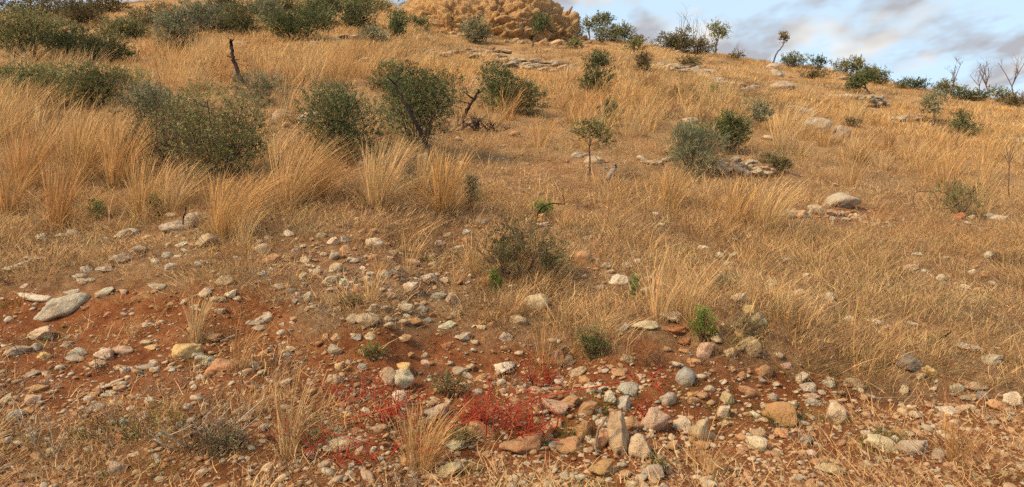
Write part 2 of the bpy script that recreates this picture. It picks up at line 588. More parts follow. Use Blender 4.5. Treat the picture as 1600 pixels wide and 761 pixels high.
STONE_VAR = {}
for kind, ang in (('round', 0.55), ('worn', 0.9), ('angular', 1.0)):
    for k in range(9):
        P, Fc = stone_verts(100 * len(kind) + k * 7 + 3, 3, ang, 0.07 if kind == 'round' else 0.12)
        STONE_VAR[kind, k] = mesh_np('stone_%s' % kind, P, None, Fc, None, False)
        STONE_VAR[kind, k].materials.append(M['stone'])
SC = {  # base colours of the stones
    'W': ((0.55, 0.47, 0.355), 'pale'), 'G': ((0.40, 0.345, 0.265), 'grey'), 'B': ((0.30, 0.275, 0.23), 'blue-grey'),
    'K': ((0.20, 0.185, 0.155), 'dark grey'), 'T': ((0.45, 0.345, 0.22), 'tan'), 'C': ((0.56, 0.46, 0.31), 'cream'),
    'O': ((0.43, 0.235, 0.115), 'orange'), 'R': ((0.34, 0.135, 0.065), 'reddish'), 'Y': ((0.50, 0.34, 0.155), 'yellowish'),
    'P': ((0.46, 0.31, 0.23), 'pinkish')}
SHP = {'r': ('round', 'rounded'), 'w': ('worn', 'worn'), 'a': ('angular', 'angular'), 'f': ('angular', 'flat')}


def place_stone(px, py, w, h, col, shp, tilt, rng, name='stone', mat=None, parent=None):
    g = hit(px, py + 0.30 * h)
    y = g[1]
    wm, hm = w * y / F, h * y / F
    hm = max(hm, wm * 0.26)
    kind = SHP[shp][0]
    me = STONE_VAR[kind, int(rng.integers(0, 9))]
    o = link(name, me, None, parent)
    dep = (0.5 * wm + 0.5 * hm) * rng.uniform(0.8, 1.15)
    if shp == 'f':
        dep = wm * rng.uniform(0.55, 0.85)
    o.location = W3(g) + Vector((0, dep * 0.30, hm * 0.30))
    o.scale = (wm * 0.55, dep * 0.52, hm * 0.56)
    o.rotation_euler = (rng.uniform(-0.15, 0.15) + 0.12, -math.radians(tilt) + rng.uniform(-0.08, 0.08), rng.uniform(-0.3, 0.3))
    c = np.array(SC[col][0]) * rng.uniform(0.98, 1.28) * (1 + rng.normal(0, 0.03, 3))
    o.color = (*[float(v) for v in c], 1)
    return o

# px, py, w, h, colour, shape, tilt[, short name of a landmark, label]
ST = [
 (88,484,90,38,'G','f',22,'the big tilted grey slab','big flat grey slab lying tilted on bare red soil'),
 (48,469,50,13,'W','f',0), (60,523,40,24,'C','a',0,'the cream block on red soil','cream angular block on red soil below the big tilted grey slab'),
 (20,420,42,16,'G','f',5), (184,407,38,17,'G','w',10,'the grey stone among brown thatch','grey oblong stone lying on brown thatch above the leaf litter'),
 (158,422,28,9,'G','f',3), (132,423,18,11,'G','r',0), (123,433,20,11,'G','r',0), (125,444,17,13,'T','a',0), (140,440,12,9,'T','w',0),
 (110,458,24,9,'G','f',15), (162,460,30,16,'G','w',25), (350,441,30,18,'T','a',8), (358,464,16,17,'W','a',0,'the small white upright stone','small white upright stone beside a lone golden tuft'),
 (338,470,26,11,'T','f',0), (403,503,38,15,'W','a',8,'the white block','bright white block resting on a second grey stone'), (402,516,24,10,'G','w',5), (328,530,30,14,'O','f',0),
 (242,452,28,12,'G','a',0), (240,410,15,10,'W','w',0), (266,418,20,13,'G','r',0), (272,357,46,20,'G','w',8), (300,345,25,22,'G','r',0),
 (265,338,22,10,'T','w',0), (318,378,30,24,'T','w',0,'the large tan stone at the grass edge','large tan stone half hidden at the foot of tall grass'), (283,382,22,9,'W','f',0), (185,370,17,9,'W','w',0),
 (163,377,13,12,'W','a',0), (63,372,20,12,'W','w',0), (205,362,20,10,'G','w',0), (110,365,22,10,'G','w',0),
 (584,383,25,20,'C','w',0,'the cream boulder','cream rounded boulder standing above an orange flat stone'), (584,404,22,12,'O','f',0), (450,366,19,12,'W','r',0), (502,369,16,10,'T','r',0),
 (519,378,19,14,'W','a',0), (538,375,14,14,'G','a',25), (408,390,18,16,'G','r',0), (420,406,35,17,'O','a',0,'the wide orange stone','wide orange angular stone among grey stones under tall grass'),
 (478,408,20,14,'T','a',0), (522,402,17,18,'T','a',0), (614,396,14,10,'B','r',0), (524,420,19,15,'T','r',0), (490,428,20,13,'G','a',0),
 (471,432,14,10,'C','w',0), (514,440,24,15,'G','w',0), (534,443,17,12,'W','a',15), (434,450,20,11,'W','w',0), (454,455,16,8,'K','r',0),
 (480,467,14,18,'G','w',0), (485,481,17,7,'W','f',0), (641,452,28,22,'W','a',20,'the pale wedge-shaped stone','pale wedge-shaped stone, tallest in the stony strip'), (668,436,25,12,'G','f',0),
 (647,438,20,8,'C','f',0), (694,439,15,11,'C','a',0), (557,455,15,11,'O','a',0), (684,464,26,12,'B','w',-10), (705,470,18,20,'T','a',0),
 (632,485,24,17,'C','a',0), (659,484,17,10,'G','w',-15), (581,481,16,9,'W','w',0), (574,504,35,25,'T','w',0,'the large tan lump','large tan lumpy stone on red soil beside a grey one'),
 (549,501,17,18,'G','a',0), (606,499,13,8,'C','r',0), (645,503,26,13,'O','w',-8), (697,510,29,13,'C','f',5), (667,501,14,7,'B','r',0),
 (556,530,17,12,'B','a',0), (578,526,17,12,'C','w',-15), (525,532,17,15,'Y','a',0), (508,529,10,13,'Y','w',0), (722,530,23,16,'G','a',0),
 (768,509,13,12,'O','r',0), (790,527,22,14,'G','w',0), (712,490,18,10,'T','f',0), (418,496,17,11,'W','w',0), (430,470,13,10,'G','a',0),
 (552,410,16,9,'G','w',0), (462,392,15,12,'T','r',0), (645,410,22,10,'P','w',0), (600,430,18,14,'G','a',0), (568,437,20,9,'W','f',0),
 (838,476,39,27,'C','r',0,'the big rounded cream boulder','big rounded cream boulder sitting alone in dry grass'),
 (910,405,27,22,'O','r',0,'the round orange-pink boulder','round orange-pink boulder standing in dry grass'),
 (980,414,20,10,'W','f',-5), (968,440,30,20,'W','a',8,'the white-topped stone','white-topped angular stone beside a thin golden clump'),
 (1008,511,40,15,'C','f',0,'the flat cream slab','flat cream slab beside the grey-capped stone on a ledge'),
 (1049,499,40,20,'W','a',-12,'the grey-capped stone','grey-capped stone on top of reddish slabs beside a green plant'),
 (1055,519,44,17,'R','f',-8,'the reddish slab','reddish slab wedged under the grey-capped stone'), (1071,537,26,15,'R','a',0),
 (1155,469,26,22,'C','a',0,'the upper cream boulder','cream boulder, topmost of a short column of boulders'),
 (1173,486,23,16,'Y','w',0), (1186,507,34,26,'T','w',-10), (1157,525,22,16,'T','w',0), (1172,545,34,30,'T','r',0,'the large tan boulder','large rounded tan boulder at the head of the rubble'),
 (975,514,18,14,'G','a',0), (871,533,12,8,'W','r',0), (1015,437,16,12,'T','w',0), (938,452,18,12,'G','w',0), (1126,400,13,10,'W','a',0),
 (1147,400,16,8,'G','f',0), (1138,413,18,9,'T','a',0), (810,502,27,15,'T','w',0), (1016,457,26,15,'P','w',0), (1045,448,12,11,'G','r',0),
 (995,410,12,9,'C','a',0), (948,417,18,11,'G','w',0), (920,372,20,9,'G','w',0), (1082,405,14,10,'G','a',0), (1100,388,16,8,'W','w',0),
 (1206,447,18,19,'G','r',0), (1248,458,21,13,'W','a',-10,'the white flat stone in straw','small white flat stone with a dark side lying in straw'), (1296,467,14,17,'G','a',0), (1425,418,26,12,'W','w',-10,'the pale oblong stone','pale oblong stone lying in open dry grass'),
 (1447,424,16,6,'G','f',0), (1457,437,13,13,'O','r',0), (1472,436,15,12,'W','r',0), (1547,400,15,15,'G','r',0,'the grey egg-shaped stone','grey egg-shaped stone beside a low dark shrub patch'),
 (1521,427,14,12,'W','a',0), (1327,501,15,12,'W','a',0), (1370,506,20,11,'W','a',-10), (1427,508,18,8,'G','w',0), (1512,450,18,8,'W','f',-8),
 (1532,456,22,11,'Y','w',-10), (1268,515,19,10,'C','w',0), (1230,407,16,8,'G','w',0), (1313,404,12,8,'W','a',0), (1262,430,14,7,'W','f',0),
 (1388,447,20,8,'G','f',-15), (1432,398,16,6,'W','f',0), (1478,404,14,6,'W','f',0), (1555,446,16,12,'G','w',0), (1270,480,18,12,'P','w',0), (1385,512,14,9,'P','w',0),
 (22,551,35,17,'B','w',-8,'the blue-grey oval stone','blue-grey oval stone on red soil at the photo edge'), (67,558,19,12,'Y','a',0), (55,544,13,14,'G','r',0), (120,552,28,13,'G','w',-6), (102,541,18,10,'G','w',0),
 (158,556,26,18,'C','a',0,'the pitted cream stone','pitted cream stone above a flat tan chip'), (190,551,28,16,'P','w',0), (148,571,25,12,'T','f',-5),
 (287,552,46,26,'Y','w',6,'the ochre boulder','ochre yellow boulder, broad and smooth, on red soil'), (235,544,21,8,'Y','f',0), (225,577,30,10,'B','f',10),
 (165,606,40,8,'W','f',8,'the thin white flake','thin white flake lying flat on thatch'), (170,618,28,9,'G','f',0), (136,626,12,9,'W','r',0), (143,638,33,11,'B','f',0,'the flat blue-grey stone','flat blue-grey stone lying in low thatch'),
 (8,627,24,20,'C','a',0,'the cream stone at the edge','cream block cut by the left edge of the photo'), (22,652,25,19,'B','r',20), (40,645,18,10,'O','w',0), (58,610,30,15,'O','a',10), (48,629,26,18,'P','w',0), (48,586,24,12,'G','w',0),
 (203,640,12,8,'W','r',0), (220,655,20,18,'P','w',0), (173,661,15,8,'C','w',0), (192,664,12,15,'B','a',0), (78,709,17,15,'C','a',20),
 (342,577,48,26,'O','w',0,'the low orange mound stone','low orange-brown boulder sunk in soil above dead twigs'), (320,568,24,13,'G','a',8), (312,592,18,9,'G','w',0), (366,690,22,15,'P','a',0), (345,690,16,12,'G','r',0), (145,617,15,9,'O','w',0),
 (629,577,22,15,'Y','a',0,'the yellow block','yellow square-edged block on top of two tan boulders'), (627,597,36,32,'C','w',0,'the cracked cream boulder','cracked cream boulder directly under the yellow block'), (604,591,25,27,'T','r',0),
 (622,625,22,21,'W','r',0,'the bright white stone','bright white rounded stone beside red foliage'), (681,649,37,28,'G','a',0,'the grey block behind straw','large grey block behind the golden tussock'), (565,576,14,11,'B','r',0,'the round blue-grey pebble','round blue-grey pebble on bare red soil'),
 (529,576,14,16,'Y','r',0), (544,567,10,9,'C','r',0), (522,550,22,16,'G','w',-20), (564,552,18,10,'O','w',-10), (518,595,27,14,'T','w',15), (570,645,19,13,'W','w',0),
 (592,656,16,18,'Y','w',15), (449,688,23,22,'G','a',0,'the upright grey block','upright grey block among dull grass'), (545,643,13,12,'B','w',0), (784,576,38,20,'W','w',0,'the large pale oval stone','large pale oval stone beside red foliage and thatch'),
 (718,583,25,15,'G','w',0), (745,676,50,27,'O','a',-8,'the orange-brown wedge','orange-brown wedge-shaped rock beside red foliage'), (715,698,34,20,'G','w',10), (752,591,18,14,'O','w',0), (535,700,70,14,'T','f',3), (582,706,10,10,'W','w',0),
 (630,532,24,12,'O','f',8), (700,545,22,12,'R','f',0), (665,568,16,9,'P','w',0), (450,548,22,10,'T','f',0), (640,555,14,9,'O','w',0),
 (866,642,44,22,'P','a',-8,'the pinkish angular rock','pinkish angular rock heading the orange rubble'), (890,628,28,20,'O','a',0), (918,643,30,23,'O','w',0,'the cream-spotted orange rock','orange rock with pale worn face in the rubble'),
 (847,687,32,30,'O','a',0,'the rough orange rock','rough orange rock in the rubble below the pinkish rock'), (838,663,24,16,'O','w',0), (912,678,25,38,'O','a',0,'the tall orange rock','tall narrow orange rock standing in the rubble'), (943,690,34,36,'O','a',0,'the square orange rock','square orange rock beside the long tan-grey slab'),
 (968,690,32,66,'T','a',6,'the long tan-grey slab','long tan-grey slab standing on end in the rubble'), (1000,706,32,42,'T','a',20), (989,668,32,26,'O','a',-25), (1026,662,42,46,'P','a',-10,'the big pointed rock','big pointed pinkish rock beside the heart-shaped stone'),
 (1066,668,29,24,'W','a',0,'the heart-shaped stone','pale heart-shaped stone in the red rubble'), (1094,680,30,42,'T','a',0,'the streaked upright rock','tan streaked upright rock behind thin grass'), (1072,593,27,29,'B','r',-30,'the blue-grey egg','smooth blue-grey egg-shaped stone on red rubble'),
 (985,613,36,22,'G','a',-20,'the grey broken rock','grey broken rock amid red foliage'), (1045,626,30,26,'G','a',0), (953,625,18,22,'W','a',20), (975,634,20,24,'G','a',-10), (871,566,26,32,'O','w',0), (887,566,17,18,'K','a',0),
 (903,582,28,18,'T','w',0,'the tan-grey stone','tan-grey worn stone above the red stems'), (914,596,18,12,'O','w',0), (980,562,26,14,'T','w',0), (970,585,29,11,'O','f',-10), (1104,552,29,27,'P','w',0,'the two-tone stone','two-tone pink and grey stone above the blue-grey egg'),
 (1086,568,22,10,'O','w',0), (1142,554,22,18,'T','a',0), (1196,584,30,26,'O','a',0,'the red-orange rock','red-orange rock on the bank beside the white stones'), (1168,615,23,17,'O','a',-10), (1083,630,16,11,'T','w',-20), (1081,619,14,10,'O','w',0),
 (1131,648,22,20,'C','w',0,'the whitish lump','whitish lumpy stone in the rubble'), (1138,626,22,20,'T','a',0), (1130,663,19,9,'T','f',0), (1181,651,17,12,'W','w',-25), (1188,682,26,17,'T','w',-10), (1162,687,20,14,'O','w',0),
 (1184,698,30,25,'C','a',0,'the white-capped brown rock','white-capped brown rock low on the bank'), (890,702,42,22,'O','a',0), (815,703,66,36,'O','a',8,'the broad orange slab','broad orange slab at the foot of the rubble'), (1195,636,14,12,'W','w',0),
 (1130,598,14,10,'W','w',0), (1160,590,16,12,'O','w',0), (1110,610,14,10,'T','r',0), (1098,700,20,14,'O','a',0), (870,665,22,16,'O','a',0), (1050,700,24,16,'O','a',0), (925,610,18,12,'T','w',0), (940,665,18,14,'C','w',0),
 (1425,571,50,28,'K','f',-22,'the tilted dark slab','dark grey slab propped tilted in dry grass'), (1455,583,20,16,'Y','w',-20), (1252,592,27,17,'W','w',8,'the upper white stone','white stone, upper of two on the bank edge'), (1265,609,29,16,'W','w',-6,'the lower white stone','white stone, lower of two on the bank edge'),
 (1268,620,28,10,'T','f',-12), (1273,631,28,12,'G','f',-12), (1312,648,28,27,'W','r',-40,'the tilted white oval stone','white oval stone tilted on red soil'), (1222,651,50,34,'O','a',-5,'the big orange-tan boulder','big orange-tan boulder on the red bank'),
 (1238,636,17,11,'W','a',0), (1210,623,13,14,'B','r',0), (1295,602,21,12,'G','r',0), (1337,603,36,17,'T','w',-8), (1345,612,14,9,'W','w',0), (1415,612,13,18,'C','a',-25,'the small pale upright chip','small pale upright chip on red soil'),
 (1497,611,19,16,'G','r',0), (1530,608,38,16,'T','f',-18), (1538,622,19,14,'K','r',0), (1485,645,31,13,'W','w',-10,'the white-grey oval stone','white-grey oval stone on dark red soil'), (1511,625,24,8,'T','f',0), (1562,636,29,14,'O','f',-10),
 (1588,628,34,22,'C','a',0,'the cream rock at the edge','cream rock on soil at the right edge of the photo'), (1380,698,52,26,'C','f',-20,'the long tan-grey slab','long tan-grey slab tilted at the foot of the bank'), (1433,704,46,26,'G','w',0,'the large grey boulder','large grey boulder beside a golden tuft at the road'),
 (1355,678,15,10,'W','w',-15), (1396,688,18,12,'W','a',0), (1262,690,21,17,'G','r',0), (1270,711,16,12,'W','w',0), (1225,680,26,14,'O','f',-20), (1516,545,40,14,'G','w',0), (1555,566,40,16,'G','w',0),
 (1422,636,8,7,'W','r',0), (1342,643,12,6,'W','f',0), (1408,676,18,14,'O','r',0), (1475,714,30,14,'G','w',-10), (1294,652,13,8,'G','f',0), (1230,575,18,12,'P','w',0), (1440,590,18,9,'T','w',0), (1460,610,14,8,'W','f',0),
 (1500,338,22,12,'R','w',0,'the brown stone by the spiky shrub','small brown stone beside the low spiky shrub'), (1548,338,14,9,'G','r',0), (1562,341,24,9,'W','a',0), (1520,340,12,8,'T','w',0),
 (845,342,14,16,'O','a',0,'the orange chip','orange chip upright beside the curved dark twig'), (847,352,18,10,'W','a',0), (825,345,10,9,'T','w',0), (1025,335,10,8,'W','w',0), (1033,352,12,6,'C','w',0),
 (640,725,30,24,'O','w',0), (700,738,40,24,'T','w',0), (180,735,30,20,'G','w',0), (1300,738,36,20,'T','w',0), (1120,735,36,22,'O','a',0), (940,738,40,26,'O','a',0), (1020,742,34,24,'G','a',0),
]
rngS = np.random.default_rng(5)
LM = [(t[0], t[1], t[7]) for t in ST if len(t) > 7]
used_labels = {}
allstones = [list(t) for t in ST]
# small loose stones between the ones read off the photograph
rngx = np.random.default_rng(77)
bands = [(0, 430, 440, 700, 20), (400, 800, 360, 540, 26), (430, 800, 540, 700, 14), (1080, 1240, 540, 700, 22), (1240, 1600, 600, 700, 16), (820, 1080, 570, 715, 16)]
for (x0, x1, y0, y1, n) in bands:
    k = 0
    while k < n and len(allstones) < 345:
        px, py = rngx.uniform(x0, x1), rngx.uniform(y0, y1)
        if min((px - a[0]) ** 2 / (a[2] + 8) ** 2 + (py - a[1]) ** 2 / (a[3] + 6) ** 2 for a in allstones) < 0.45:
            continue
        w = rngx.uniform(9, 16)
        allstones.append([px, py, w, w * rngx.uniform(0.55, 0.9), rngx.choice(list('WGGTTCORP' if px < 820 or px > 1230 else 'OORTTPWG')), rngx.choice(list('waaf')), 0])
        k += 1
size_word = lambda w: 'tiny' if w < 12 else 'small' if w < 18 else 'medium-sized' if w < 28 else 'large'
for t in allstones:
    px, py, w, h, c, s, tilt = t[:7]
    o = place_stone(px, py, w, h, c, s, tilt, rngS)
    if len(t) > 8:
        lab = t[8]
    else:
        L = min(LM, key=lambda a: ((a[0] - px) / 1.4) ** 2 + (a[1] - py) ** 2)
        dx, dy = px - L[0], py - L[1]
        d = math.hypot(dx, dy)
        if abs(dx) > 1.2 * abs(dy):
            rel = 'right of' if dx > 0 else 'left of'
        elif abs(dy) > 2.2 * abs(dx):
            rel = 'below' if dy > 0 else 'above'
        else:
            rel = ('below and ' if dy > 0 else 'above and ') + ('right of' if dx > 0 else 'left of')
        rel = ('just ' if d < 30 else '' if d < 65 else 'well ') + rel
        lab = '%s %s %s stone %s %s' % (size_word(w), SC[c][1], SHP[s][1], rel, L[2])
        if 'tiny' not in lab and lab in used_labels:
            for extra in ('half-buried', 'loose', 'lighter', 'chipped'):
                l2 = lab.replace(' stone ', ' ' + extra + ' stone ', 1)
                if l2 not in used_labels and extra != 'lighter':
                    lab = l2; break
    tag(o, lab, 'stone', 'stones lying on the bank and slope')
    used_labels[lab] = 1


def rock_unique(name, seed, sub=4, angular=0.8, rough=0.1, mat='boulder'):
    P, Fc = stone_verts(seed, sub, angular, rough)
    me = mesh_np(name, P, None, Fc, None, False)
    me.materials.append(M[mat])
    return me


# boulders up the slope: px, py, w, h, colour, label
BO = [
 (1318,314,54,30,(0.40,0.39,0.34),'pale rounded boulder topping the stone heap in the grass'),
 (1284,196,52,30,(0.40,0.385,0.35),'pale boulder sloping away with a bush at its side'),
 (1316,206,30,24,(0.36,0.35,0.32),'smaller grey boulder against the lower side of the sloping pale boulder'),
 (1252,170,62,17,(0.38,0.34,0.29),'low flat boulder above the sloping pale boulder'),
 (1270,187,26,12,(0.42,0.40,0.36),'pale stone just above the sloping pale boulder'),
 (1208,104,20,14,(0.43,0.37,0.29),'tan boulder just under the bent thin tree on the skyline'),
 (1217,114,22,15,(0.40,0.36,0.30),'lower tan boulder of two under the bent thin tree'),
 (1222,132,36,16,(0.40,0.35,0.29),'broken tan rock below the two boulders under the bent tree'),
 (1118,126,30,13,(0.40,0.38,0.35),'pale grey boulder at the end of the limestone ledge'),
 (572,93,24,10,(0.43,0.38,0.30),'pale boulder lying alone in golden grass on the upper slope'),
 (370,70,28,14,(0.42,0.33,0.24),'pinkish boulder behind the charred upright branch'),
 (358,82,36,12,(0.42,0.33,0.24),'broad pinkish rock at the foot of the boulder behind the charred branch'),
 (478,186,44,26,(0.44,0.37,0.29),'pale boulder behind tall grass beside the dense green shrub'),
 (440,180,30,22,(0.41,0.35,0.28),'tan boulder next to the pale one behind tall grass'),
 (967,42,26,10,(0.45,0.33,0.20),'tan boulder on the skyline beside the outcrop shrubs'),
 (1058,81,18,8,(0.42,0.36,0.28),'small tan rock below the brown skyline bush'),
 (1080,189,24,14,(0.42,0.38,0.33),'pale rock in golden grass above the grey-green shrub'),
 (1320,122,28,8,(0.42,0.37,0.30),'flat pale rock under the skyline bushes'),
 (1322,150,30,9,(0.42,0.37,0.30),'flat pale rock under the leaning tree'),
 (930,250,34,16,(0.41,0.37,0.31),'pale low boulder behind the thin sapling'),
 (900,242,22,12,(0.43,0.38,0.31),'small pale boulder left of the sapling stem'),
 (660,245,24,18,(0.45,0.34,0.24),'tan boulder between shrub and pale tussock'),
]
rngB = np.random.default_rng(9)
for k, (px, py, w, h, c, lab) in enumerate(BO):
    g = hit(px, py + h * 0.35)
    y = g[1]
    wm, hm = w * y / F, h * y / F
    o = link('boulder', rock_unique('boulder', 900 + k, 3, 0.55, 0.10))
    o.location = W3(g) + Vector((0, wm * 0.2, hm * 0.22))
    o.scale = (wm * 0.55, wm * 0.42, hm * 0.58)
    o.rotation_euler = (0.1, 0.12 if lab.startswith('pale boulder sloping') else 0.0, rngB.uniform(-0.3, 0.3))
    o.color = (c[0] * 0.98, c[1] * 0.92, c[2] * 0.82, 1)
    tag(o, lab, 'boulder', 'boulders up the slope')


def stone_cluster(name, spots, label, cat, cols, rng, flat=False, stack=False):
    """a heap, wall or ledge: every stone of it a part. spots: (px, py, w, h)"""
    cxp = sum(s[0] for s in spots) / len(spots); cyp = max(s[1] for s in spots)
    g = hit(cxp, cyp)
    root = empty(name, W3(g))
    tag(root, label, cat)
    ref = Vector(W3(g))
    for (px, py, w, h) in spots:
        if name == 'limestone_ledge':
            w, h = w * 1.1, h * 1.15
        p = at_depth(px, py + 0.3 * h, hit(px, cyp + 5)[1] + (cyp - py) * 0.006) if stack else hit(px, py + 0.3 * h)
        y = p[1]
        wm, hm = w * y / F, h * y / F
        kind = 'angular' if flat or rng.random() < 0.5 else 'worn'
        o = link('stone', STONE_VAR[kind, int(rng.integers(0, 9))], None, root)
        o.location = W3(p) + Vector((0, wm * 0.15, hm * 0.3)) - ref
        o.scale = (wm * 0.54, wm * rng.uniform(0.4, 0.6), hm * 0.56)
        tj = 0.35 if stack else 0.12
        o.rotation_euler = (rng.uniform(-tj, tj), rng.uniform(-tj, tj), rng.uniform(-0.5, 0.5))
        c = np.array(cols[int(rng.integers(0, len(cols)))]) * rng.uniform(0.85, 1.12)
        o.color = (*[float(v) for v in c], 1)
    return root


PALE = [(0.40, 0.33, 0.24), (0.36, 0.31, 0.24), (0.42, 0.33, 0.22), (0.31, 0.27, 0.22)]
WARM = [(0.46, 0.36, 0.25), (0.44, 0.28, 0.17), (0.38, 0.33, 0.27), (0.48, 0.40, 0.28)]
rngC = np.random.default_rng(21)


def strip(x0, y0, x1, y1, n, w, h, dy):
    r = []
    for k in range(n):
        t = (k + rngC.uniform(0.1, 0.9)) / n
        ww = w * rngC.uniform(0.6, 1.5)
        r.append((x0 + (x1 - x0) * t, y0 + (y1 - y0) * t + rngC.uniform(-dy, dy), ww, h * rngC.uniform(0.6, 1.4)))
    return r


stone_cluster('limestone_ledge', strip(640, 78, 790, 86, 30, 18, 5, 6), 'pale limestone ledge crossing golden grass below the orange outcrop', 'ledge', PALE, rngC, True)
stone_cluster('limestone_ledge', strip(740, 96, 900, 106, 34, 18, 6, 7), 'broken limestone ledge above the round bush with golden grass around', 'ledge', PALE, rngC, True)
stone_cluster('limestone_ledge', strip(1030, 100, 1110, 114, 24, 20, 7, 6), 'stepped limestone ledge on the slope under the brown skyline bush', 'ledge', PALE, rngC, True)
stone_cluster('limestone_ledge', strip(470, 68, 570, 58, 12, 18, 5, 4), 'thin pale ledge among the upper shrubs', 'ledge', WARM, rngC, True)
stone_cluster('limestone_ledge', strip(1120, 132, 1200, 142, 12, 18, 5, 6), 'low pale ledge right of the boulder that ends the stepped ledge', 'ledge', PALE, rngC, True)
stone_cluster('limestone_ledge', strip(1545, 218, 1610, 222, 9, 16, 6, 3), 'low stone line in pale grass at the right edge of the photo', 'ledge', PALE, rngC, True)
stone_cluster('limestone_ledge', strip(1390, 186, 1450, 182, 9, 16, 5, 4), 'small pale ledge left of the tree with a ball crown', 'ledge', PALE, rngC, True)
stone_cluster('limestone_ledge', strip(1463, 208, 1490, 211, 5, 16, 5, 2), 'short stone line beside the round dark bush', 'ledge', PALE, rngC, True)
wall = strip(1108, 266, 1210, 269, 9, 16, 11, 3) + strip(1112, 257, 1202, 262, 8, 15, 10, 4) + strip(1125, 250, 1178, 252, 4, 17, 9, 3)
stone_cluster('dry_stone_wall', wall, 'short ruined dry stone wall beside the grey-green shrub', 'stone wall', WARM, rngC, False, True)
stone_cluster('stone_heap', strip(1340, 152, 1388, 160, 14, 10, 6, 5) + strip(1345, 150, 1380, 153, 8, 10, 6, 2), 'heap of small flat stones under the leaning tree', 'stone heap', PALE, rngC, True, True)
heap = strip(1222, 334, 1300, 330, 9, 18, 11, 4) + [(1275, 328, 24, 17), (1232, 337, 22, 13), (1290, 322, 12, 10)] + strip(1300, 338, 1395, 352, 18, 11, 8, 7)
stone_cluster('stone_heap', heap, 'spread heap of pale stones around a rounded boulder in the grass', 'stone heap', WARM, rngC)
stone_cluster('stone_heap', strip(1000, 254, 1050, 252, 7, 14, 8, 3), 'few pale stones left of the grey-green shrub', 'stone heap', PALE, rngC)

# ------------------------------------------------------------------ the orange outcrop on the crest
def outcrop():
    yD = 58.0
    base = at_depth(752, 56, yD)
    root = empty('rock_outcrop', W3(base))
    tag(root, 'orange limestone outcrop crowning the hill with dark crevices', 'rock outcrop')
    rng = np.random.default_rng(3)
    D, Fc = ico(6)
    P0 = D * np.array([9.0, 5.2, 4.9])
    wob = np.stack([fbm3(P0 * 0.5 + k * 11, 40 + k, 3) - 0.5 for k in range(3)], 1)
    def cells(scale, seed, sq):
        Pq = (P0 + wob * 1.2) * scale * np.array([1, 1, sq])
        ip = np.floor(Pq).astype(np.int64)
        f1 = np.full(len(Pq), 9.0); f2 = f1.copy(); val = np.zeros(len(Pq))
        for dx in (-1, 0, 1):
            for dy in (-1, 0, 1):
                for dz in (-1, 0, 1):
                    c = ip + np.array([dx, dy, dz])
                    h = lambda q: ((np.abs(np.sin(c[:, 0] * 127.1 + c[:, 1] * 311.7 + c[:, 2] * 74.7 + q * 19.3 + seed) * 43758.5453)) % 1.0)
                    d = np.linalg.norm(Pq - (c + np.stack([h(1), h(2), h(3)], 1)), axis=1)
                    nv = d < f1
                    f2 = np.where(nv, f1, np.minimum(f2, d)); val = np.where(nv, h(4), val); f1 = np.where(nv, d, f1)
        return val, np.clip((f2 - f1) / 0.14, 0, 1)
    v1, e1 = cells(0.55, 1.0, 1.5)
    v2, e2 = cells(1.5, 2.0, 1.8)
    v3, e3 = cells(3.4, 3.0, 1.4)
    big = fbm3(P0 * 0.28, 3, 4)
    rid = 1 - np.abs(2 * fbm3(P0 * np.array([0.35, 0.35, 0.9]) + 7, 15, 3) - 1)
    cave = np.clip((rid - 0.88) / 0.12, 0, 1) * (fbm3(P0 * 0.3 + 4, 77, 2) > 0.5)
    nrm = D / np.array([9.0, 5.2, 4.7]); nrm /= np.linalg.norm(nrm, axis=1)[:, None]
    off = 2.2 * (big - 0.5) + 0.55 * (v1 - 0.5) - 0.30 * (1 - e1) + 0.36 * (v2 - 0.5) - 0.18 * (1 - e2) + 0.12 * (v3 - 0.5) - 0.05 * (1 - e3) - 0.9 * cave + 0.55 * (((P0[:, 2] + 0.18 * P0[:, 0] + 1.5 * wob[:, 0]) * 0.75) % 1.0 - 0.5) + 0.25 * (fbm3(P0 * 2.0, 8, 4) - 0.5)
    me = mesh_np('rock_mass', P0 + nrm * off[:, None], None, Fc, None, False)
    o = link('rock_mass', me, M['cliff'], root, (0, 3.0, -0.3))
    o.color = (0.53, 0.32, 0.145, 1)
    for k in range(60):          # fallen blocks along the foot
        px = rng.uniform(640, 925)
        bot = np.interp(px, [620, 700, 800, 925], [26, 44, 56, 63])
        p = hit(px, bot + rng.uniform(0, 12))
        w = rng.uniform(0.15, 0.5)
        b = link('rock_block', STONE_VAR_BIG[int(rng.integers(0, 8))], None, root)
        b.location = W3(p) - W3(base)
        b.scale = (w, w * rng.uniform(0.6, 1.0), w * rng.uniform(0.4, 0.8))
        b.rotation_euler = (rng.uniform(-0.2, 0.2), rng.uniform(-0.25, 0.25), rng.uniform(0, 6.28))
        c = np.array([(0.52, 0.33, 0.16), (0.55, 0.38, 0.21), (0.45, 0.27, 0.13), (0.50, 0.37, 0.22)][int(rng.integers(0, 4))]) * rng.uniform(0.85, 1.1)
        b.color = (*[float(v) for v in c], 1)


STONE_VAR_BIG = [rock_unique('rock_block', 500 + k, 3, 1.0, 0.12, 'cliff') for k in range(8)]
outcrop()

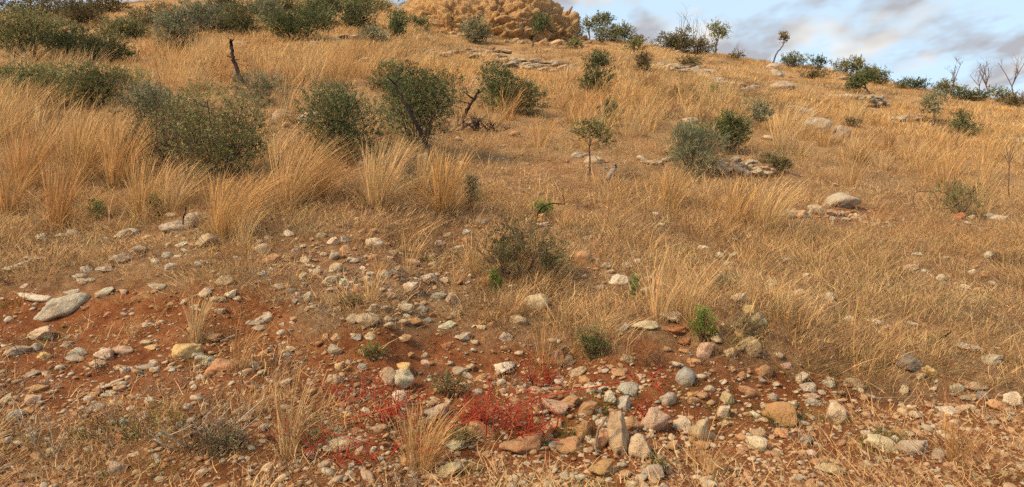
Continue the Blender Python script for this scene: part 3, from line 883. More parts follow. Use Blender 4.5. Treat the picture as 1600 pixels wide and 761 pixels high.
# ------------------------------------------------------------------ plants
def leaves(mb, P, dirs, L, Wd, cols, rng, fold=0.0):
    """rhombus leaves at P pointing along dirs"""
    n = len(P)
    d = dirs / (np.linalg.norm(dirs, axis=1)[:, None] + 1e-9)
    r = rng.normal(size=(n, 3))
    s = np.cross(d, r); s /= np.linalg.norm(s, axis=1)[:, None] + 1e-9
    L = np.broadcast_to(L, (n,))[:, None]; Wd = np.broadcast_to(Wd, (n,))[:, None]
    a = P; b = P + d * L * 0.45 + s * Wd * 0.5; c = P + d * L; e = P + d * L * 0.45 - s * Wd * 0.5
    V = np.stack([a, b, c, e], 1).reshape(-1, 3)
    Q = np.arange(n * 4).reshape(-1, 4)
    mb.add(V, Q, None, np.repeat(cols, 4, axis=0))


GREENS = {
    'dark': [(0.075, 0.099, 0.039), (0.116, 0.143, 0.054), (0.090, 0.105, 0.051), (0.172, 0.179, 0.071)],
    'olive': [(0.143, 0.154, 0.063), (0.217, 0.206, 0.084), (0.114, 0.131, 0.056), (0.284, 0.247, 0.105)],
    'grey': [(0.164, 0.176, 0.108), (0.247, 0.236, 0.143), (0.124, 0.140, 0.084), (0.314, 0.269, 0.158)],
    'green': [(0.128, 0.187, 0.051), (0.179, 0.247, 0.066), (0.093, 0.138, 0.041), (0.239, 0.269, 0.090)],
    'bright': [(0.12, 0.21, 0.035), (0.16, 0.26, 0.05), (0.085, 0.15, 0.03), (0.22, 0.25, 0.06)],
    'brown': [(0.16, 0.118, 0.06), (0.11, 0.098, 0.046), (0.21, 0.15, 0.072), (0.135, 0.125, 0.06)],
    'red': [(0.32, 0.045, 0.024), (0.24, 0.032, 0.018), (0.37, 0.085, 0.035), (0.26, 0.09, 0.03)],
}


def shrub_mesh(seed, W, H, Dp, lpx, style='leafy', tone='dark', dens=1.0, lift=0.0, wind=0.1):
    """returns (stems mesh builder, foliage mesh builder); local origin at the base"""
    rng = np.random.default_rng(seed)
    fol, st = MB(), MB()
    pal = np.array(GREENS[tone])
    vol = (W * Dp * H) ** (1 / 3)
    nl = int(rng.integers(13, 19))
    lob = []
    for k in range(nl):
        a = rng.uniform(0, 6.28); r = rng.uniform(0.0, 1.0) ** 0.6
        zc = lift + (H - lift) * rng.uniform(0.15, 0.80)
        q = math.sqrt(max(0.05, 1 - (2 * (zc - lift) / (H - lift) - 0.85) ** 2 * 0.7))
        c = np.array([math.cos(a) * r * W * 0.45 * q, math.sin(a) * r * Dp * 0.38 * q, zc])
        rad = np.array([W, Dp, H - lift]) * rng.uniform(0.12, 0.34) * rng.uniform(0.85, 1.15, 3)
        lob.append((c, rad))
    # stems
    sr = max(0.006, 0.010 * vol)
    for c, rad in lob:
        b0 = np.array([rng.normal(0, W * 0.03), rng.normal(0, Dp * 0.03), -0.05])
        mid = b0 * 0.4 + c * 0.6 + np.array([0, 0, -0.08 * H]) + rng.normal(0, 0.03 * W, 3)
        tube(st, smooth_line([b0, mid, c], 6), np.linspace(sr * 1.3, sr * 0.5, 6), 4)
        for j in range(5):
            d = rng.normal(size=3); d[2] = abs(d[2]) * 0.8; d /= np.linalg.norm(d)
            e = c + d * rad * rng.uniform(0.8, 1.25)
            tube(st, smooth_line([c, (c + e) / 2 + rng.normal(0, 0.03 * W, 3), e], 4), np.linspace(sr * 0.5, sr * 0.15, 4), 3)
    # foliage, gathered on twigs
    area = W * H
    n = int(np.clip(5.2 * dens * area / (lpx * lpx), 500, 21000))
    if style == 'wispy':
        n = int(n * 0.55)
    wts = np.array([l[1][0] * l[1][2] for l in lob]); wts /= wts.sum()
    ntw = max(24, n // 9)
    li = rng.choice(nl, ntw, p=wts)
    d = rng.normal(size=(ntw, 3)); d[:, 2] += 0.25; d /= np.linalg.norm(d, axis=1)[:, None]
    rr = rng.uniform(0.1, 1.02, ntw) ** 0.5
    C = np.array([l[0] for l in lob])[li]; R = np.array([l[1] for l in lob])[li]
    TP = C + d * R * rr[:, None]
    TD = d * R; TD /= np.linalg.norm(TD, axis=1)[:, None]
    TD[:, 2] += 0.5; TD[:, 0] += wind
    LBr = rng.uniform(0.6, 1.45, nl); LC = rng.integers(0, 4, nl)
    TC = np.where(rng.random(ntw) < 0.8, LC[li], rng.integers(0, 4, ntw)); TB = rng.uniform(0.85, 1.15, ntw) * LBr[li]
    ti = rng.integers(0, ntw, n)
    tl = lpx * (3.0 if style == 'leafy' else 5)
    t = rng.uniform(0, 1, n)
    P = TP[ti] + TD[ti] * (t * tl)[:, None] + rng.normal(0, lpx * 0.6, (n, 3))
    dirs = TD[ti] * 0.8 + rng.normal(size=(n, 3)) * (0.8 if style == 'leafy' else 0.35)
    cols = pal[(TC[ti] + (rng.random(n) < 0.12)) % 4] * (TB[ti] * rng.uniform(0.9, 1.1, n))[:, None]
    P[:, 2] = np.maximum(P[:, 2], 0.02 * H)
    if style == 'leafy':
        leaves(fol, P, dirs, lpx * rng.uniform(1.2, 2.2, n), lpx * rng.uniform(0.6, 1.0, n), cols, rng)
    else:
        leaves(fol, P, dirs, lpx * rng.uniform(4, 8, n), lpx * rng.uniform(0.3, 0.5, n), cols, rng)
    ns = int(n * (0.028 if tone not in ('bright', 'red') else 0.0))     # dry pale sprays standing out of the leaves
    if ns > 20:
        ti = rng.integers(0, ntw, ns)
        leaves(fol, TP[ti] * np.array([1.02, 1.02, 1.0]), TD[ti] + rng.normal(0, 0.45, (ns, 3)), lpx * rng.uniform(5, 11, ns), lpx * rng.uniform(0.25, 0.45, ns),
               np.array([[0.30, 0.23, 0.13]]) * rng.uniform(0.6, 1.4, (ns, 1)), rng)
    return st, fol


def leafsize(y):
    return max(0.016, y * 1.05 / 711.0)


SHRUB_SEED = [40]


def shrub(px, pyb, w, h, label, tone='dark', style='leafy', dens=1.0, name='shrub', group='shrubs on the slope', cat='shrub', bark='bark', lift=0.0):
    """px, base row, width and height in photograph pixels"""
    g = hit(px, pyb)
    y = g[1]
    SHRUB_SEED[0] += 1
    Wm, Hm = w * y / F, h * y / F
    st, fol = shrub_mesh(SHRUB_SEED[0], Wm, Hm, Wm * 0.8, leafsize(y), style, tone, dens, lift * Hm)
    root = empty(name, W3(g))
    tag(root, label, cat, group)
    link('stems', st.mesh('stems'), M[bark], root)
    link('foliage', fol.mesh('foliage'), M['leaf'], root)
    return root


# big ones in the middle of the slope
shrub(58, 104, 190, 86, 'broad dark green shrub behind golden grass at the left edge of the photo', 'olive')
shrub(132, 106, 130, 64, 'dark green shrub joined to the right side of the broad left-edge shrub', 'dark')
shrub(62, 170, 140, 62, 'low green shrub behind the tall pale grass', 'olive')
shrub(155, 170, 150, 64, 'low olive shrub left of the big tangled shrub', 'olive')
shrub(262, 262, 150, 142, 'big tangled grey-green shrub rising over tall grass', 'grey', 'leafy', 0.75)
shrub(345, 285, 170, 150, 'tangled olive shrub with bare reddish stems beside the big grey-green one', 'olive', 'leafy', 0.7)
shrub(408, 168, 70, 50, 'thin grey-green shrub at the foot of the charred upright branch', 'grey', 'wispy', 0.7)
shrub(545, 258, 150, 145, 'dense dark green shrub behind two golden tussocks', 'dark')
shrub(652, 242, 128, 140, 'tall dark green shrub with a charred branch leaning over it', 'dark')
shrub(612, 150, 60, 52, 'green shrub top just behind the charred leaning branch', 'olive')
shrub(797, 178, 100, 72, 'round dark green shrub beside the dead brush pile', 'dark')
shrub(808, 442, 140, 92, 'low sprawling twiggy bush in the middle of the stony slope', 'brown', 'wispy', 0.30)
shrub(790, 432, 70, 70, 'dark green sprigs inside the sprawling twiggy bush', 'dark', 'leafy', 0.22)
shrub(858, 432, 60, 60, 'low green bush touching the right of the sprawling twiggy bush', 'olive', 'leafy', 0.3)
shrub(1080, 275, 80, 78, 'grey-green shrub beside the ruined dry stone wall', 'grey', 'wispy')
shrub(1082, 228, 42, 34, 'small green shrub just above the grey-green shrub by the wall', 'green', 'leafy', 0.6)
shrub(1140, 242, 52, 66, 'dark green bush between the grey-green shrub and the leaning sapling', 'dark')
shrub(1500, 338, 70, 50, 'low spiky green shrub among pale stones in the grass', 'olive', 'wispy', 0.3)
# upper left slope
UP = [
 (195, 64, 58, 32, 'small rounded shrub right of the dark broad shrub', 'olive'), (280, 78, 66, 44, 'grey-green shrub above golden grass left of the charred branch', 'grey'),
 (320, 50, 80, 38, 'broad grey shrub high on the left slope', 'grey'), (378, 52, 50, 34, 'dull olive shrub above the pinkish boulder', 'olive'),
 (240, 40, 60, 28, 'dull brown-green bush high on the left slope', 'brown'), (170, 22, 50, 26, 'brown-green bush on the crest at upper left', 'brown'),
 (60, 24, 110, 24, 'grassy brown bush on the crest above the broad left-edge shrub', 'brown'), (425, 40, 46, 30, 'grey-green bush above the thin pale ledge', 'grey'), (440, 18, 44, 22, 'olive bush at the top edge of the photo', 'olive'),
 (470, 62, 70, 44, 'dark shrub above the thin pale ledge', 'dark'), (500, 40, 44, 36, 'olive shrub behind the dark shrub above the ledge', 'olive'),
 (552, 46, 42, 36, 'dark shrub left of the small skyline gap', 'dark'), (575, 20, 46, 24, 'bright olive bush on the crest beside the outcrop', 'olive'),
 (588, 68, 36, 26, 'grey-green bush, left of a pair', 'grey'), (615, 60, 30, 34, 'dark green bush, right of a pair', 'dark'),
 (515, 12, 60, 22, 'olive bushes at the crest above the dark shrubs', 'olive'),
 (650, 46, 40, 18, 'low bush under the left end of the outcrop', 'olive'), (745, 66, 44, 34, 'grey-green bush in front of the outcrop', 'grey'), (710, 42, 40, 16, 'low bush against the foot of the outcrop', 'olive'), (760, 48, 50, 18, 'low green bush in front of the outcrop middle', 'olive'),
 (638, 10, 16, 12, 'tiny dark bush on the outcrop top', 'dark'), (120, 40, 60, 30, 'dull olive bush behind the dark broad shrub', 'brown'), (400, 24, 40, 24, 'dull brown bush near the top edge', 'brown'), (350, 20, 50, 22, 'brown-grey bush at the crest of the left slope', 'brown'),
 (888, 33, 36, 24, 'dark bush growing on the outcrop shoulder', 'dark'), (818, 55, 34, 14, 'low green bush at the foot of the outcrop by the leaning tree', 'green'), (893, 62, 24, 14, 'small green bush under the outcrop shoulder', 'green'),
 (900, 74, 26, 12, 'low olive bush right of the leaning tree', 'olive'), (938, 66, 18, 20, 'small grey bush beside the two outcrop trees', 'grey'), (972, 62, 34, 24, 'rounded olive bush on the skyline beside the tan boulder', 'olive'), (955, 56, 24, 18, 'olive bush between tree and skyline boulder', 'olive'),
 (1060, 80, 56, 34, 'brown-green bush on the skyline under bare branches', 'brown'), (1088, 83, 40, 22, 'low brown bush right of the brown-green skyline bush', 'brown'), (1008, 112, 26, 24, 'brown-green bush above the stepped ledge', 'brown'),
 (935, 112, 38, 26, 'dark bush, upper of two in golden grass', 'dark'), (930, 146, 44, 34, 'dark bush, lower of two in golden grass', 'dark'), (1078, 105, 30, 16, 'small dark bush on the stepped ledge', 'brown'),
 (1065, 158, 36, 22, 'dull green tuft-like bush in golden grass', 'brown'), (1116, 148, 12, 12, 'tiny green bush below the pale ledge', 'green'), (952, 196, 32, 34, 'dark bushy sapling just behind the thin sapling', 'dark'),
 (1245, 104, 46, 20, 'green bush on the skyline right of the bent tree', 'olive'), (1280, 107, 26, 18, 'small dark bush between skyline bushes', 'dark'), (1325, 116, 56, 26, 'broad green bush on the skyline', 'olive'), (1375, 130, 34, 24, 'green bush at the right end of the broad skyline bush', 'olive'),
 (1352, 122, 40, 18, 'olive bush under the broad skyline bush', 'olive'), (1272, 122, 36, 14, 'dull brush below the skyline bushes', 'brown'), (1434, 138, 40, 18, 'dark thorny bush on the skyline', 'dark'), (1478, 142, 36, 20, 'thorny green bush below the bare skyline tree', 'olive'),
 (1505, 155, 36, 18, 'low dark bush on the right skyline', 'dark'), (1525, 156, 36, 20, 'dark green bush beneath bare branches', 'dark'), (1560, 158, 36, 22, 'olive bush at the right end of the skyline', 'olive'), (1592, 172, 40, 24, 'dull green bush at the right edge of the photo', 'brown'),
 (1408, 136, 26, 12, 'tiny low bush on the skyline between bushes', 'olive'), (1508, 212, 46, 38, 'round dark green bush standing alone in pale grass', 'dark'), (1330, 196, 24, 14, 'small brown bush behind the sloping boulder', 'brown'), (1460, 182, 12, 10, 'tiny bush at the stem of the ball-crowned tree', 'grey'),
 (995, 50, 20, 8, 'tiny low bush on the skyline beside the small round tree', 'brown'), (1150, 92, 20, 8, 'tiny brown bush on the open skyline', 'brown'),
 (1210, 268, 60, 30, 'dull green low bush right of the ruined wall', 'brown'),
]
for (px, pyb, w, h, lab, tone) in UP:
    shrub(px, pyb + 2, w * (1.25 if px < 640 else 0.85 if px > 1200 else 1.1), h * (1.25 if px < 640 else 0.95 if px > 1200 else 1.1), lab, tone, 'leafy', 1.0, group='small bushes up the hill')


def small_tree(px_line, crown, label, tone='dark', tw=3.0, dens=1.0, name='small_tree', bark='bark', seed=None):
    """px_line: trunk from base to top in photograph pixels; crown: list of (px, py, w, h)"""
    g = hit(*px_line[0])
    y = g[1]
    SHRUB_SEED[0] += 1
    rng = np.random.default_rng(SHRUB_SEED[0])
    root = empty(name, W3(g))
    tag(root, label, 'tree', 'small trees on the hill')
    pts = [at_depth(p[0], p[1], y + (k * 0.06 * rng.normal())) - g for k, p in enumerate(px_line)]
    pts[0] = np.array([0, 0, -0.15])
    mb = MB()
    r0 = tw * 0.5 * y / F
    ln = smooth_line(pts, 12, r0 * 0.3, rng)
    tube(mb, ln, np.linspace(r0 * 1.25, r0 * 0.6, 12), 7)
    fol = MB()
    for (cx, cy, w, h) in crown:
        c = at_depth(cx, cy, y) - g
        Wm, Hm = w * y / F, h * y / F
        tube(mb, smooth_line([ln[-3], (ln[-1] + c) / 2 + rng.normal(0, 0.03 * Wm, 3), c], 6), np.linspace(r0 * 0.6, r0 * 0.25, 6), 5)
        for j in range(7):
            d = rng.normal(size=3); d[2] = d[2] * 0.6 + 0.3; d /= np.linalg.norm(d)
            e = c + d * np.array([Wm, Wm, Hm]) * 0.45
            tube(mb, smooth_line([c, (c + e) / 2 + rng.normal(0, 0.04 * Wm, 3), e], 4), np.linspace(r0 * 0.3, r0 * 0.1, 4), 3)
        _, f = shrub_mesh(SHRUB_SEED[0] + 500, Wm * 1.12, Hm * 1.15, Wm * 0.95, leafsize(y), 'leafy', tone, dens)
        for Vv, Qq, Cc in zip(f.V, f.Q, f.C):
            fol.add(Vv + c - np.array([0, 0, Hm * 0.55]), Qq, None, Cc)
        SHRUB_SEED[0] += 1
    link('trunk', mb.mesh('trunk', True), M[bark], root)
    link('crown', fol.mesh('crown'), M['leaf'], root)
    return root


small_tree([(831, 74), (834, 62), (840, 55)], [(846, 41, 28, 26)], 'small leaning tree with a ball crown before the orange outcrop', 'dark', 3.5)
small_tree([(1117, 80), (1119, 70), (1121, 63)], [(1124, 50, 27, 22)], 'small tree with a rounded crown standing alone on the skyline', 'olive', 3.5)
small_tree([(1208, 95), (1212, 84), (1222, 74), (1226, 66)], [(1225, 60, 10, 9)], 'thin bent tree on the skyline with a tiny tuft on top', 'brown', 2.4, 0.5)
small_tree([(921, 282), (922, 255), (921, 228), (922, 214)], [(905, 208, 40, 26), (936, 203, 40, 28), (920, 196, 38, 22), (948, 222, 20, 16)], 'thin-stemmed olive sapling with an open spreading crown', 'olive', 3.0, 0.35)
small_tree([(1458, 198), (1459, 185), (1459, 174)], [(1459, 161, 30, 26)], 'small tree with a ball crown in pale grass', 'grey', 2.8)
small_tree([(1364, 152), (1356, 142), (1350, 136)], [(1337, 132, 28, 24), (1352, 122, 30, 22)], 'small dark tree leaning left over a stone heap', 'dark', 3.2)
small_tree([(921, 64), (921, 56), (920, 50)], [(920, 40, 20, 18)], 'small tree left of a pair beside the outcrop', 'olive', 2.4)
small_tree([(941, 66), (942, 55), (942, 46)], [(942, 34, 28, 24)], 'taller tree right of a pair beside the outcrop', 'olive', 2.8)
small_tree([(991, 87), (991, 80), (990, 76)], [(990, 68, 24, 18)], 'small round tree below the skyline boulder', 'olive', 2.4)
small_tree([(1150, 232), (1163, 205), (1172, 188)], [(1184, 174, 38, 26), (1192, 184, 20, 20)], 'leaning sapling with a drooping grey-green crown above the wall', 'grey', 2.4, 0.6)
small_tree([(1140, 238), (1142, 210), (1140, 190)], [(1138, 182, 24, 14)], 'thin sapling top rising from the dark green bush', 'green', 1.6, 0.4)


def branchy(rng, mb, base, height, r0, levels=3, spread=0.6, n0=4, up=1.0, sides=4, first=True):
    """bare branching twigs"""
    for k in range(n0):
        d = rng.normal(0, spread, 3); d[2] = abs(d[2]) * 0.4 + up; d /= np.linalg.norm(d)
        L = height * rng.uniform(0.55, 1.0)
        e = base + d * L
        m1 = base + d * L * 0.5 + rng.normal(0, 0.08 * L, 3)
        ln = smooth_line([base, m1, e], 5)
        tube(mb, ln, np.linspace(r0, r0 * 0.45, 5), sides)
        if levels > 1:
            for j in range(rng.integers(2, 4)):
                q = ln[int(rng.integers(1, 5))]
                branchy(rng, mb, q, height * 0.5, r0 * 0.5, levels - 1, spread * 1.15, 1, up * 0.8, 3, False)


def bare_tree(px, pyb, h, label, n0=3, tw=1.3, mat='grey_twig', levels=4, spread=0.45, group='bare trees on the skyline'):
    g = hit(px, pyb)
    y = g[1]
    SHRUB_SEED[0] += 1
    rng = np.random.default_rng(SHRUB_SEED[0])
    mb = MB()
    Hm = h * 1.35 * y / F
    base = np.array([0, 0, -0.1])
    top = np.array([rng.normal(0, 0.05 * Hm), 0, Hm * 0.28])
    r0 = tw * 0.5 * y / F
    tube(mb, smooth_line([base, top * 0.5, top], 5), np.linspace(r0 * 1.2, r0, 5), 5)
    branchy(rng, mb, top, Hm * 0.6, r0 * 0.8, levels, spread, n0, 1.0)
    o = link('bare_tree', mb.mesh('bare_tree', True), M[mat], None, W3(g))
    tag(o, label, 'dead tree', group)
    return o


bare_tree(1070, 80, 55, 'bare pale tree rising from the brown skyline bush', 4, 1.3)
bare_tree(1085, 82, 44, 'second bare tree leaning behind the brown skyline bush', 3, 1.2)
bare_tree(1102, 82, 40, 'thin bare tree between skyline bush and rounded tree', 2, 1.3)
bare_tree(921, 36, 30, 'small bare tree at the right end of the outcrop', 2, 1.2)
bare_tree(1485, 140, 44, 'bare forked tree standing alone on the right skyline', 3, 1.8, 'brown_twig')
bare_tree(1530, 150, 46, 'bare dark shrub, first of a row on the right skyline', 3, 1.4, 'brown_twig')
bare_tree(1548, 152, 54, 'bare dark tree with upright limbs in the skyline row', 4, 1.7, 'brown_twig')
bare_tree(1585, 158, 60, 'tall bare tree at the right end of the skyline row', 3, 1.8, 'brown_twig')
bare_tree(1600, 165, 66, 'bare tree cut by the right edge of the photo', 3, 1.6, 'brown_twig')
bare_tree(1154, 92, 20, 'short bare twig on the open skyline', 2, 1.0, 'brown_twig', 2)


def branch_obj(name, paths, label, cat, mat, sides=7, group=None, deep=0.06):
    """a dead branch: paths of (px, py, width px); the first starts at the ground"""
    g = hit(paths[0][0][0], paths[0][0][1])
    y = g[1]
    SHRUB_SEED[0] += 1
    rng = np.random.default_rng(SHRUB_SEED[0])
    mb = MB()
    for p in paths:
        pts = np.array([at_depth(a, b, y + rng.normal(0, deep)) - g for a, b, c in p])
        rad = np.array([c * 0.5 * y / F for a, b, c in p])
        n = max(8, 3 * len(p))
        ln = smooth_line(pts, n, rad.mean() * 0.35, rng)
        tube(mb, ln, np.interp(np.linspace(0, 1, n), np.linspace(0, 1, len(rad)), rad) * rng.uniform(0.85, 1.15, n), sides)
    o = link(name, mb.mesh(name, True), M[mat], None, W3(g))
    tag(o, label, cat, group)
    return o


branch_obj('charred_branch', [[(382, 134, 6), (374, 118, 6), (366, 98, 6), (363, 80, 5), (361, 66, 5), (361, 62, 3)], [(362, 66, 2), (356, 58, 1)], [(362, 66, 2), (366, 60, 1)], [(366, 94, 2), (374, 93, 1)], [(364, 90, 2), (353, 87, 1)]],
           'charred black branch standing upright in golden grass', 'branch', 'char')
branch_obj('charred_branch', [[(684, 272, 8), (668, 232, 8), (648, 188, 7), (638, 168, 7), (628, 152, 6), (618, 138, 5), (616, 130, 4)], [(617, 131, 3), (606, 121, 1)], [(617, 131, 3), (624, 121, 1)], [(636, 164, 2), (629, 160, 1)]],
           'charred branch leaning across the tall dark green shrub', 'branch', 'char')
branch_obj('dead_branch', [[(722, 186, 5), (730, 172, 5), (737, 160, 4), (745, 148, 4), (748, 140, 3)], [(740, 155, 3), (730, 148, 2), (722, 140, 1)], [(745, 148, 2), (757, 138, 1)], [(735, 162, 2), (716, 158, 1)], [(730, 148, 2), (728, 136, 1)]],
           'twisted dead branch rising out of the brush pile', 'branch', 'char')
branch_obj('dark_twig', [[(838, 352, 2.5), (841, 330, 2.5), (848, 322, 2.2), (862, 318, 2), (882, 319, 1.8)], [(882, 319, 1.6), (880, 304, 1.2)]],
           'thin dark twig bent in a square hook above an orange chip', 'twig', 'char', 5)
branch_obj('weathered_stump', [[(945, 285, 11), (952, 275, 10), (959, 264, 9), (962, 258, 5)], [(954, 272, 3), (940, 256, 3), (930, 244, 2), (926, 240, 1)], [(950, 262, 2), (935, 264, 1)]],
           'weathered grey stump leaning beside the thin sapling', 'stump', 'grey_twig')
branch_obj('dark_stick', [[(1467, 534, 4), (1474, 527, 4), (1482, 522, 3), (1486, 516, 2)]], 'short dark stick lying in the straw', 'stick', 'char', 5)
branch_obj('dark_stick', [[(755, 560, 3), (742, 551, 3), (730, 543, 2)]], 'dark stick above the large pale oval stone', 'stick', 'char', 5)
branch_obj('pale_stick', [[(470, 716, 5), (485, 712, 5), (498, 708, 5), (503, 702, 4)]], 'pale bent stick lying below red foliage', 'stick', 'grey_twig', 5)
branch_obj('dark_twig', [[(284, 362, 2.5), (286, 345, 2.5), (290, 325, 2)]], 'short dark upright twig before the grey stones under tall grass', 'twig', 'char', 5)
branch_obj('dry_stalk', [[(1576, 312, 1.6), (1576, 280, 1.6), (1577, 255, 1.2), (1580, 225, 1)], [(1577, 252, 1), (1572, 230, 0.8)], [(1577, 255, 1), (1587, 235, 0.8)], [(1577, 258, 1), (1569, 242, 0.8)], [(1577, 250, 1), (1584, 228, 0.8)]],
           'tall branched dry stalk in pale grass at the right', 'stalk', 'brown_twig', 4)
branch_obj('dry_stalk', [[(464, 178, 1.4), (468, 150, 1.4), (474, 125, 1.1), (477, 118, 3)], [(450, 175, 1.2), (449, 135, 1), (450, 120, 1)]],
           'thin dry thistle stalk behind the golden tussock', 'stalk', 'brown_twig', 4)
branch_obj('dry_stalk', [[(1430, 330, 1.6), (1424, 300, 1.5), (1463, 298, 1.3), (1466, 320, 1)]], 'thin dark stem bent square beside the spiky shrub', 'stalk', 'brown_twig', 4)
branch_obj('pale_stick', [[(860, 560, 4), (872, 550, 4), (885, 540, 5)]], 'pale straight stick pointing up from the red foliage', 'stick', 'grey_twig', 5)
branch_obj('pale_stick', [[(932, 712, 4), (930, 690, 4), (938, 665, 4), (948, 651, 5)]], 'pale curved stick standing before the orange rubble', 'stick', 'grey_twig', 5)
branch_obj('pale_stick', [[(1330, 622, 2), (1380, 622, 2), (1420, 621, 2), (1460, 615, 1.5)]], 'long thin straw stem lying on the red soil', 'stick', 'grey_twig', 4)


def dead_shrub(px, pyb, w, h, label, mat='grey_twig', n=26, tw=1.4, name='dead_shrub', cat='dead shrub', levels=3, spread=0.9, group='dead twiggy shrubs'):
    g = hit(px, pyb)
    y = g[1]
    SHRUB_SEED[0] += 1
    rng = np.random.default_rng(SHRUB_SEED[0])
    mb = MB()
    Wm, Hm = w * y / F, h * y / F
    for k in range(n):
        b = np.array([rng.normal(0, Wm * 0.25), rng.normal(0, Wm * 0.15), -0.02])
        branchy(rng, mb, b, Hm * rng.uniform(0.6, 1.2), tw * 0.5 * y / F * rng.uniform(0.6, 1.2), levels, spread, 1, 0.8, 4)
    o = link(name, mb.mesh(name, True), M[mat], None, W3(g))
    tag(o, label, cat, group)
    return o


dead_shrub(345, 690, 150, 90, 'tangled grey dead shrub below the low orange boulder', 'pale_twig', 16, 3.6, spread=0.8)
dead_shrub(330, 700, 120, 60, 'brown low twigs under the tangled grey dead shrub', 'brown_twig', 34, 2.0)
dead_shrub(86, 712, 40, 110, 'thin upright bare stem shrub at the lower left', 'pale_twig', 4, 3.0, levels=4, spread=0.4)
dead_shrub(745, 205, 90, 34, 'dark dead brush pile beside the round shrub', 'char', 40, 1.6, spread=1.4)
dead_shrub(690, 205, 60, 30, 'brown dead twigs at the side of the brush pile', 'brown_twig', 24, 1.3, spread=1.4)
dead_shrub(1525, 318, 40, 34, 'dark dry bush behind the spiky shrub', 'brown_twig', 26, 1.2)
dead_shrub(1020, 570, 70, 36, 'low dull dry bush above the red stems', 'brown_twig', 40, 1.2)
dead_shrub(1110, 600, 60, 26, 'small dry bush beside the blue-grey egg stone', 'brown_twig', 24, 1.2)
dead_shrub(1245, 690, 30, 40, 'small grey twiggy bush below the big orange-tan boulder', 'grey_twig', 14, 1.2)
dead_shrub(430, 130, 60, 40, 'bare thorny twigs behind the tangled shrub', 'grey_twig', 20, 1.2)
dead_shrub(505, 140, 50, 40, 'bare twigs over the dense dark green shrub', 'grey_twig', 12, 1.2)
dead_shrub(1575, 412, 60, 24, 'low dark dry patch of twigs at the right edge', 'brown_twig', 40, 1.3)
dead_shrub(300, 280, 90, 140, 'bare reddish stems inside the tangled olive shrub', 'brown_twig', 12, 2.0, levels=3, spread=0.5)


def herb(px, pyb, w, h, label, tone, style='leafy', dens=1.0, name='green_plant', cat='plant', group='small plants on the bank', bark='brown_twig', leaf='leaf'):
    g = hit(px, pyb)
    y = g[1]
    SHRUB_SEED[0] += 1
    Wm, Hm = w * y / F, h * y / F
    st, fol = shrub_mesh(SHRUB_SEED[0], Wm, Hm, Wm * 0.7, max(0.009, y * 0.9 / 711), style, tone, dens)
    root = empty(name, W3(g))
    tag(root, label, cat, group)
    link('stems', st.mesh('stems'), M[bark], root)
    link('foliage', fol.mesh('foliage'), M[leaf], root)
    return root


herb(1100, 536, 36, 56, 'bright green leafy plant beside the reddish slab', 'bright', 'leafy', 0.55)
herb(928, 562, 50, 52, 'dark green plant in shade above the tan-grey stone', 'dark', 'leafy', 0.5)
herb(992, 475, 18, 50, 'thin green plant beside the white-topped stone', 'green', 'leafy', 0.6)
herb(850, 340, 28, 24, 'small fresh green plant under the bent dark twig', 'bright', 'leafy', 0.8)
herb(776, 462, 22, 40, 'light green plant left of the big rounded cream boulder', 'bright', 'leafy', 0.6)
herb(706, 622, 60, 44, 'light green plant behind the golden tussock', 'olive', 'leafy', 0.25)
herb(1128, 464, 40, 30, 'pale grey-green cushion plant above the cream boulders', 'grey', 'wispy', 0.9)
herb(1165, 530, 36, 34, 'grey-green plant left of the tan boulders', 'grey', 'wispy', 0.6)
herb(120, 262, 22, 44, 'green shoot in the tall pale grass', 'green', 'leafy', 0.6)
herb(240, 340, 24, 34, 'green leafy sprig between tussocks', 'bright', 'leafy', 0.5)
herb(148, 345, 24, 34, 'small green sprig over grey stones', 'green', 'leafy', 0.5)
herb(735, 330, 30, 54, 'grey-green upright plant beside the pale tussock', 'grey', 'leafy', 0.5)
herb(585, 566, 40, 24, 'low green weed on red soil', 'green', 'leafy', 0.35)
herb(715, 700, 50, 30, 'dull green weed under red foliage', 'olive', 'leafy', 0.4)
herb(350, 705, 60, 30, 'grey-green rosette plant below dead twigs', 'grey', 'leafy', 0.6)
herb(545, 480, 40, 18, 'flat green weed among stones', 'olive', 'leafy', 0.4)
herb(1030, 740, 40, 20, 'low olive weed at the road edge', 'olive', 'leafy', 0.4)
# red-leaved plants: wiry sprawling stems with small leaves
def red_plant(px, pyb, w, h, label, n, lv):
    g = hit(px, pyb)
    y = g[1]
    SHRUB_SEED[0] += 1
    rng = np.random.default_rng(SHRUB_SEED[0])
    Wm, Hm = w * y / F, h * y / F
    st, fol = MB(), MB()
    for k in range(n):
        b = np.array([rng.normal(0, Wm * 0.3), rng.normal(0, Wm * 0.16), -0.01])
        branchy(rng, st, b, Hm * rng.uniform(0.5, 1.25), 0.0058, 3, 1.3, 1, 0.7, 4)
    SV = np.concatenate(st.V)
    q = SV[rng.integers(0, len(SV), lv)]
    cols = np.array(GREENS['red'])[rng.integers(0, 4, lv)] * rng.uniform(0.7, 1.35, lv)[:, None]
    leaves(fol, q + rng.normal(0, 0.004, q.shape), rng.normal(size=(lv, 3)) + np.array([0, 0, 0.5]), rng.uniform(0.012, 0.026, lv), 0.006, cols, rng)
    root = empty('red_plant', W3(g))
    tag(root, label, 'plant', 'red-leaved plants on the bank')
    link('stems', st.mesh('stems'), M['red_twig'], root)
    link('foliage', fol.mesh('foliage'), M['red_leaf'], root)


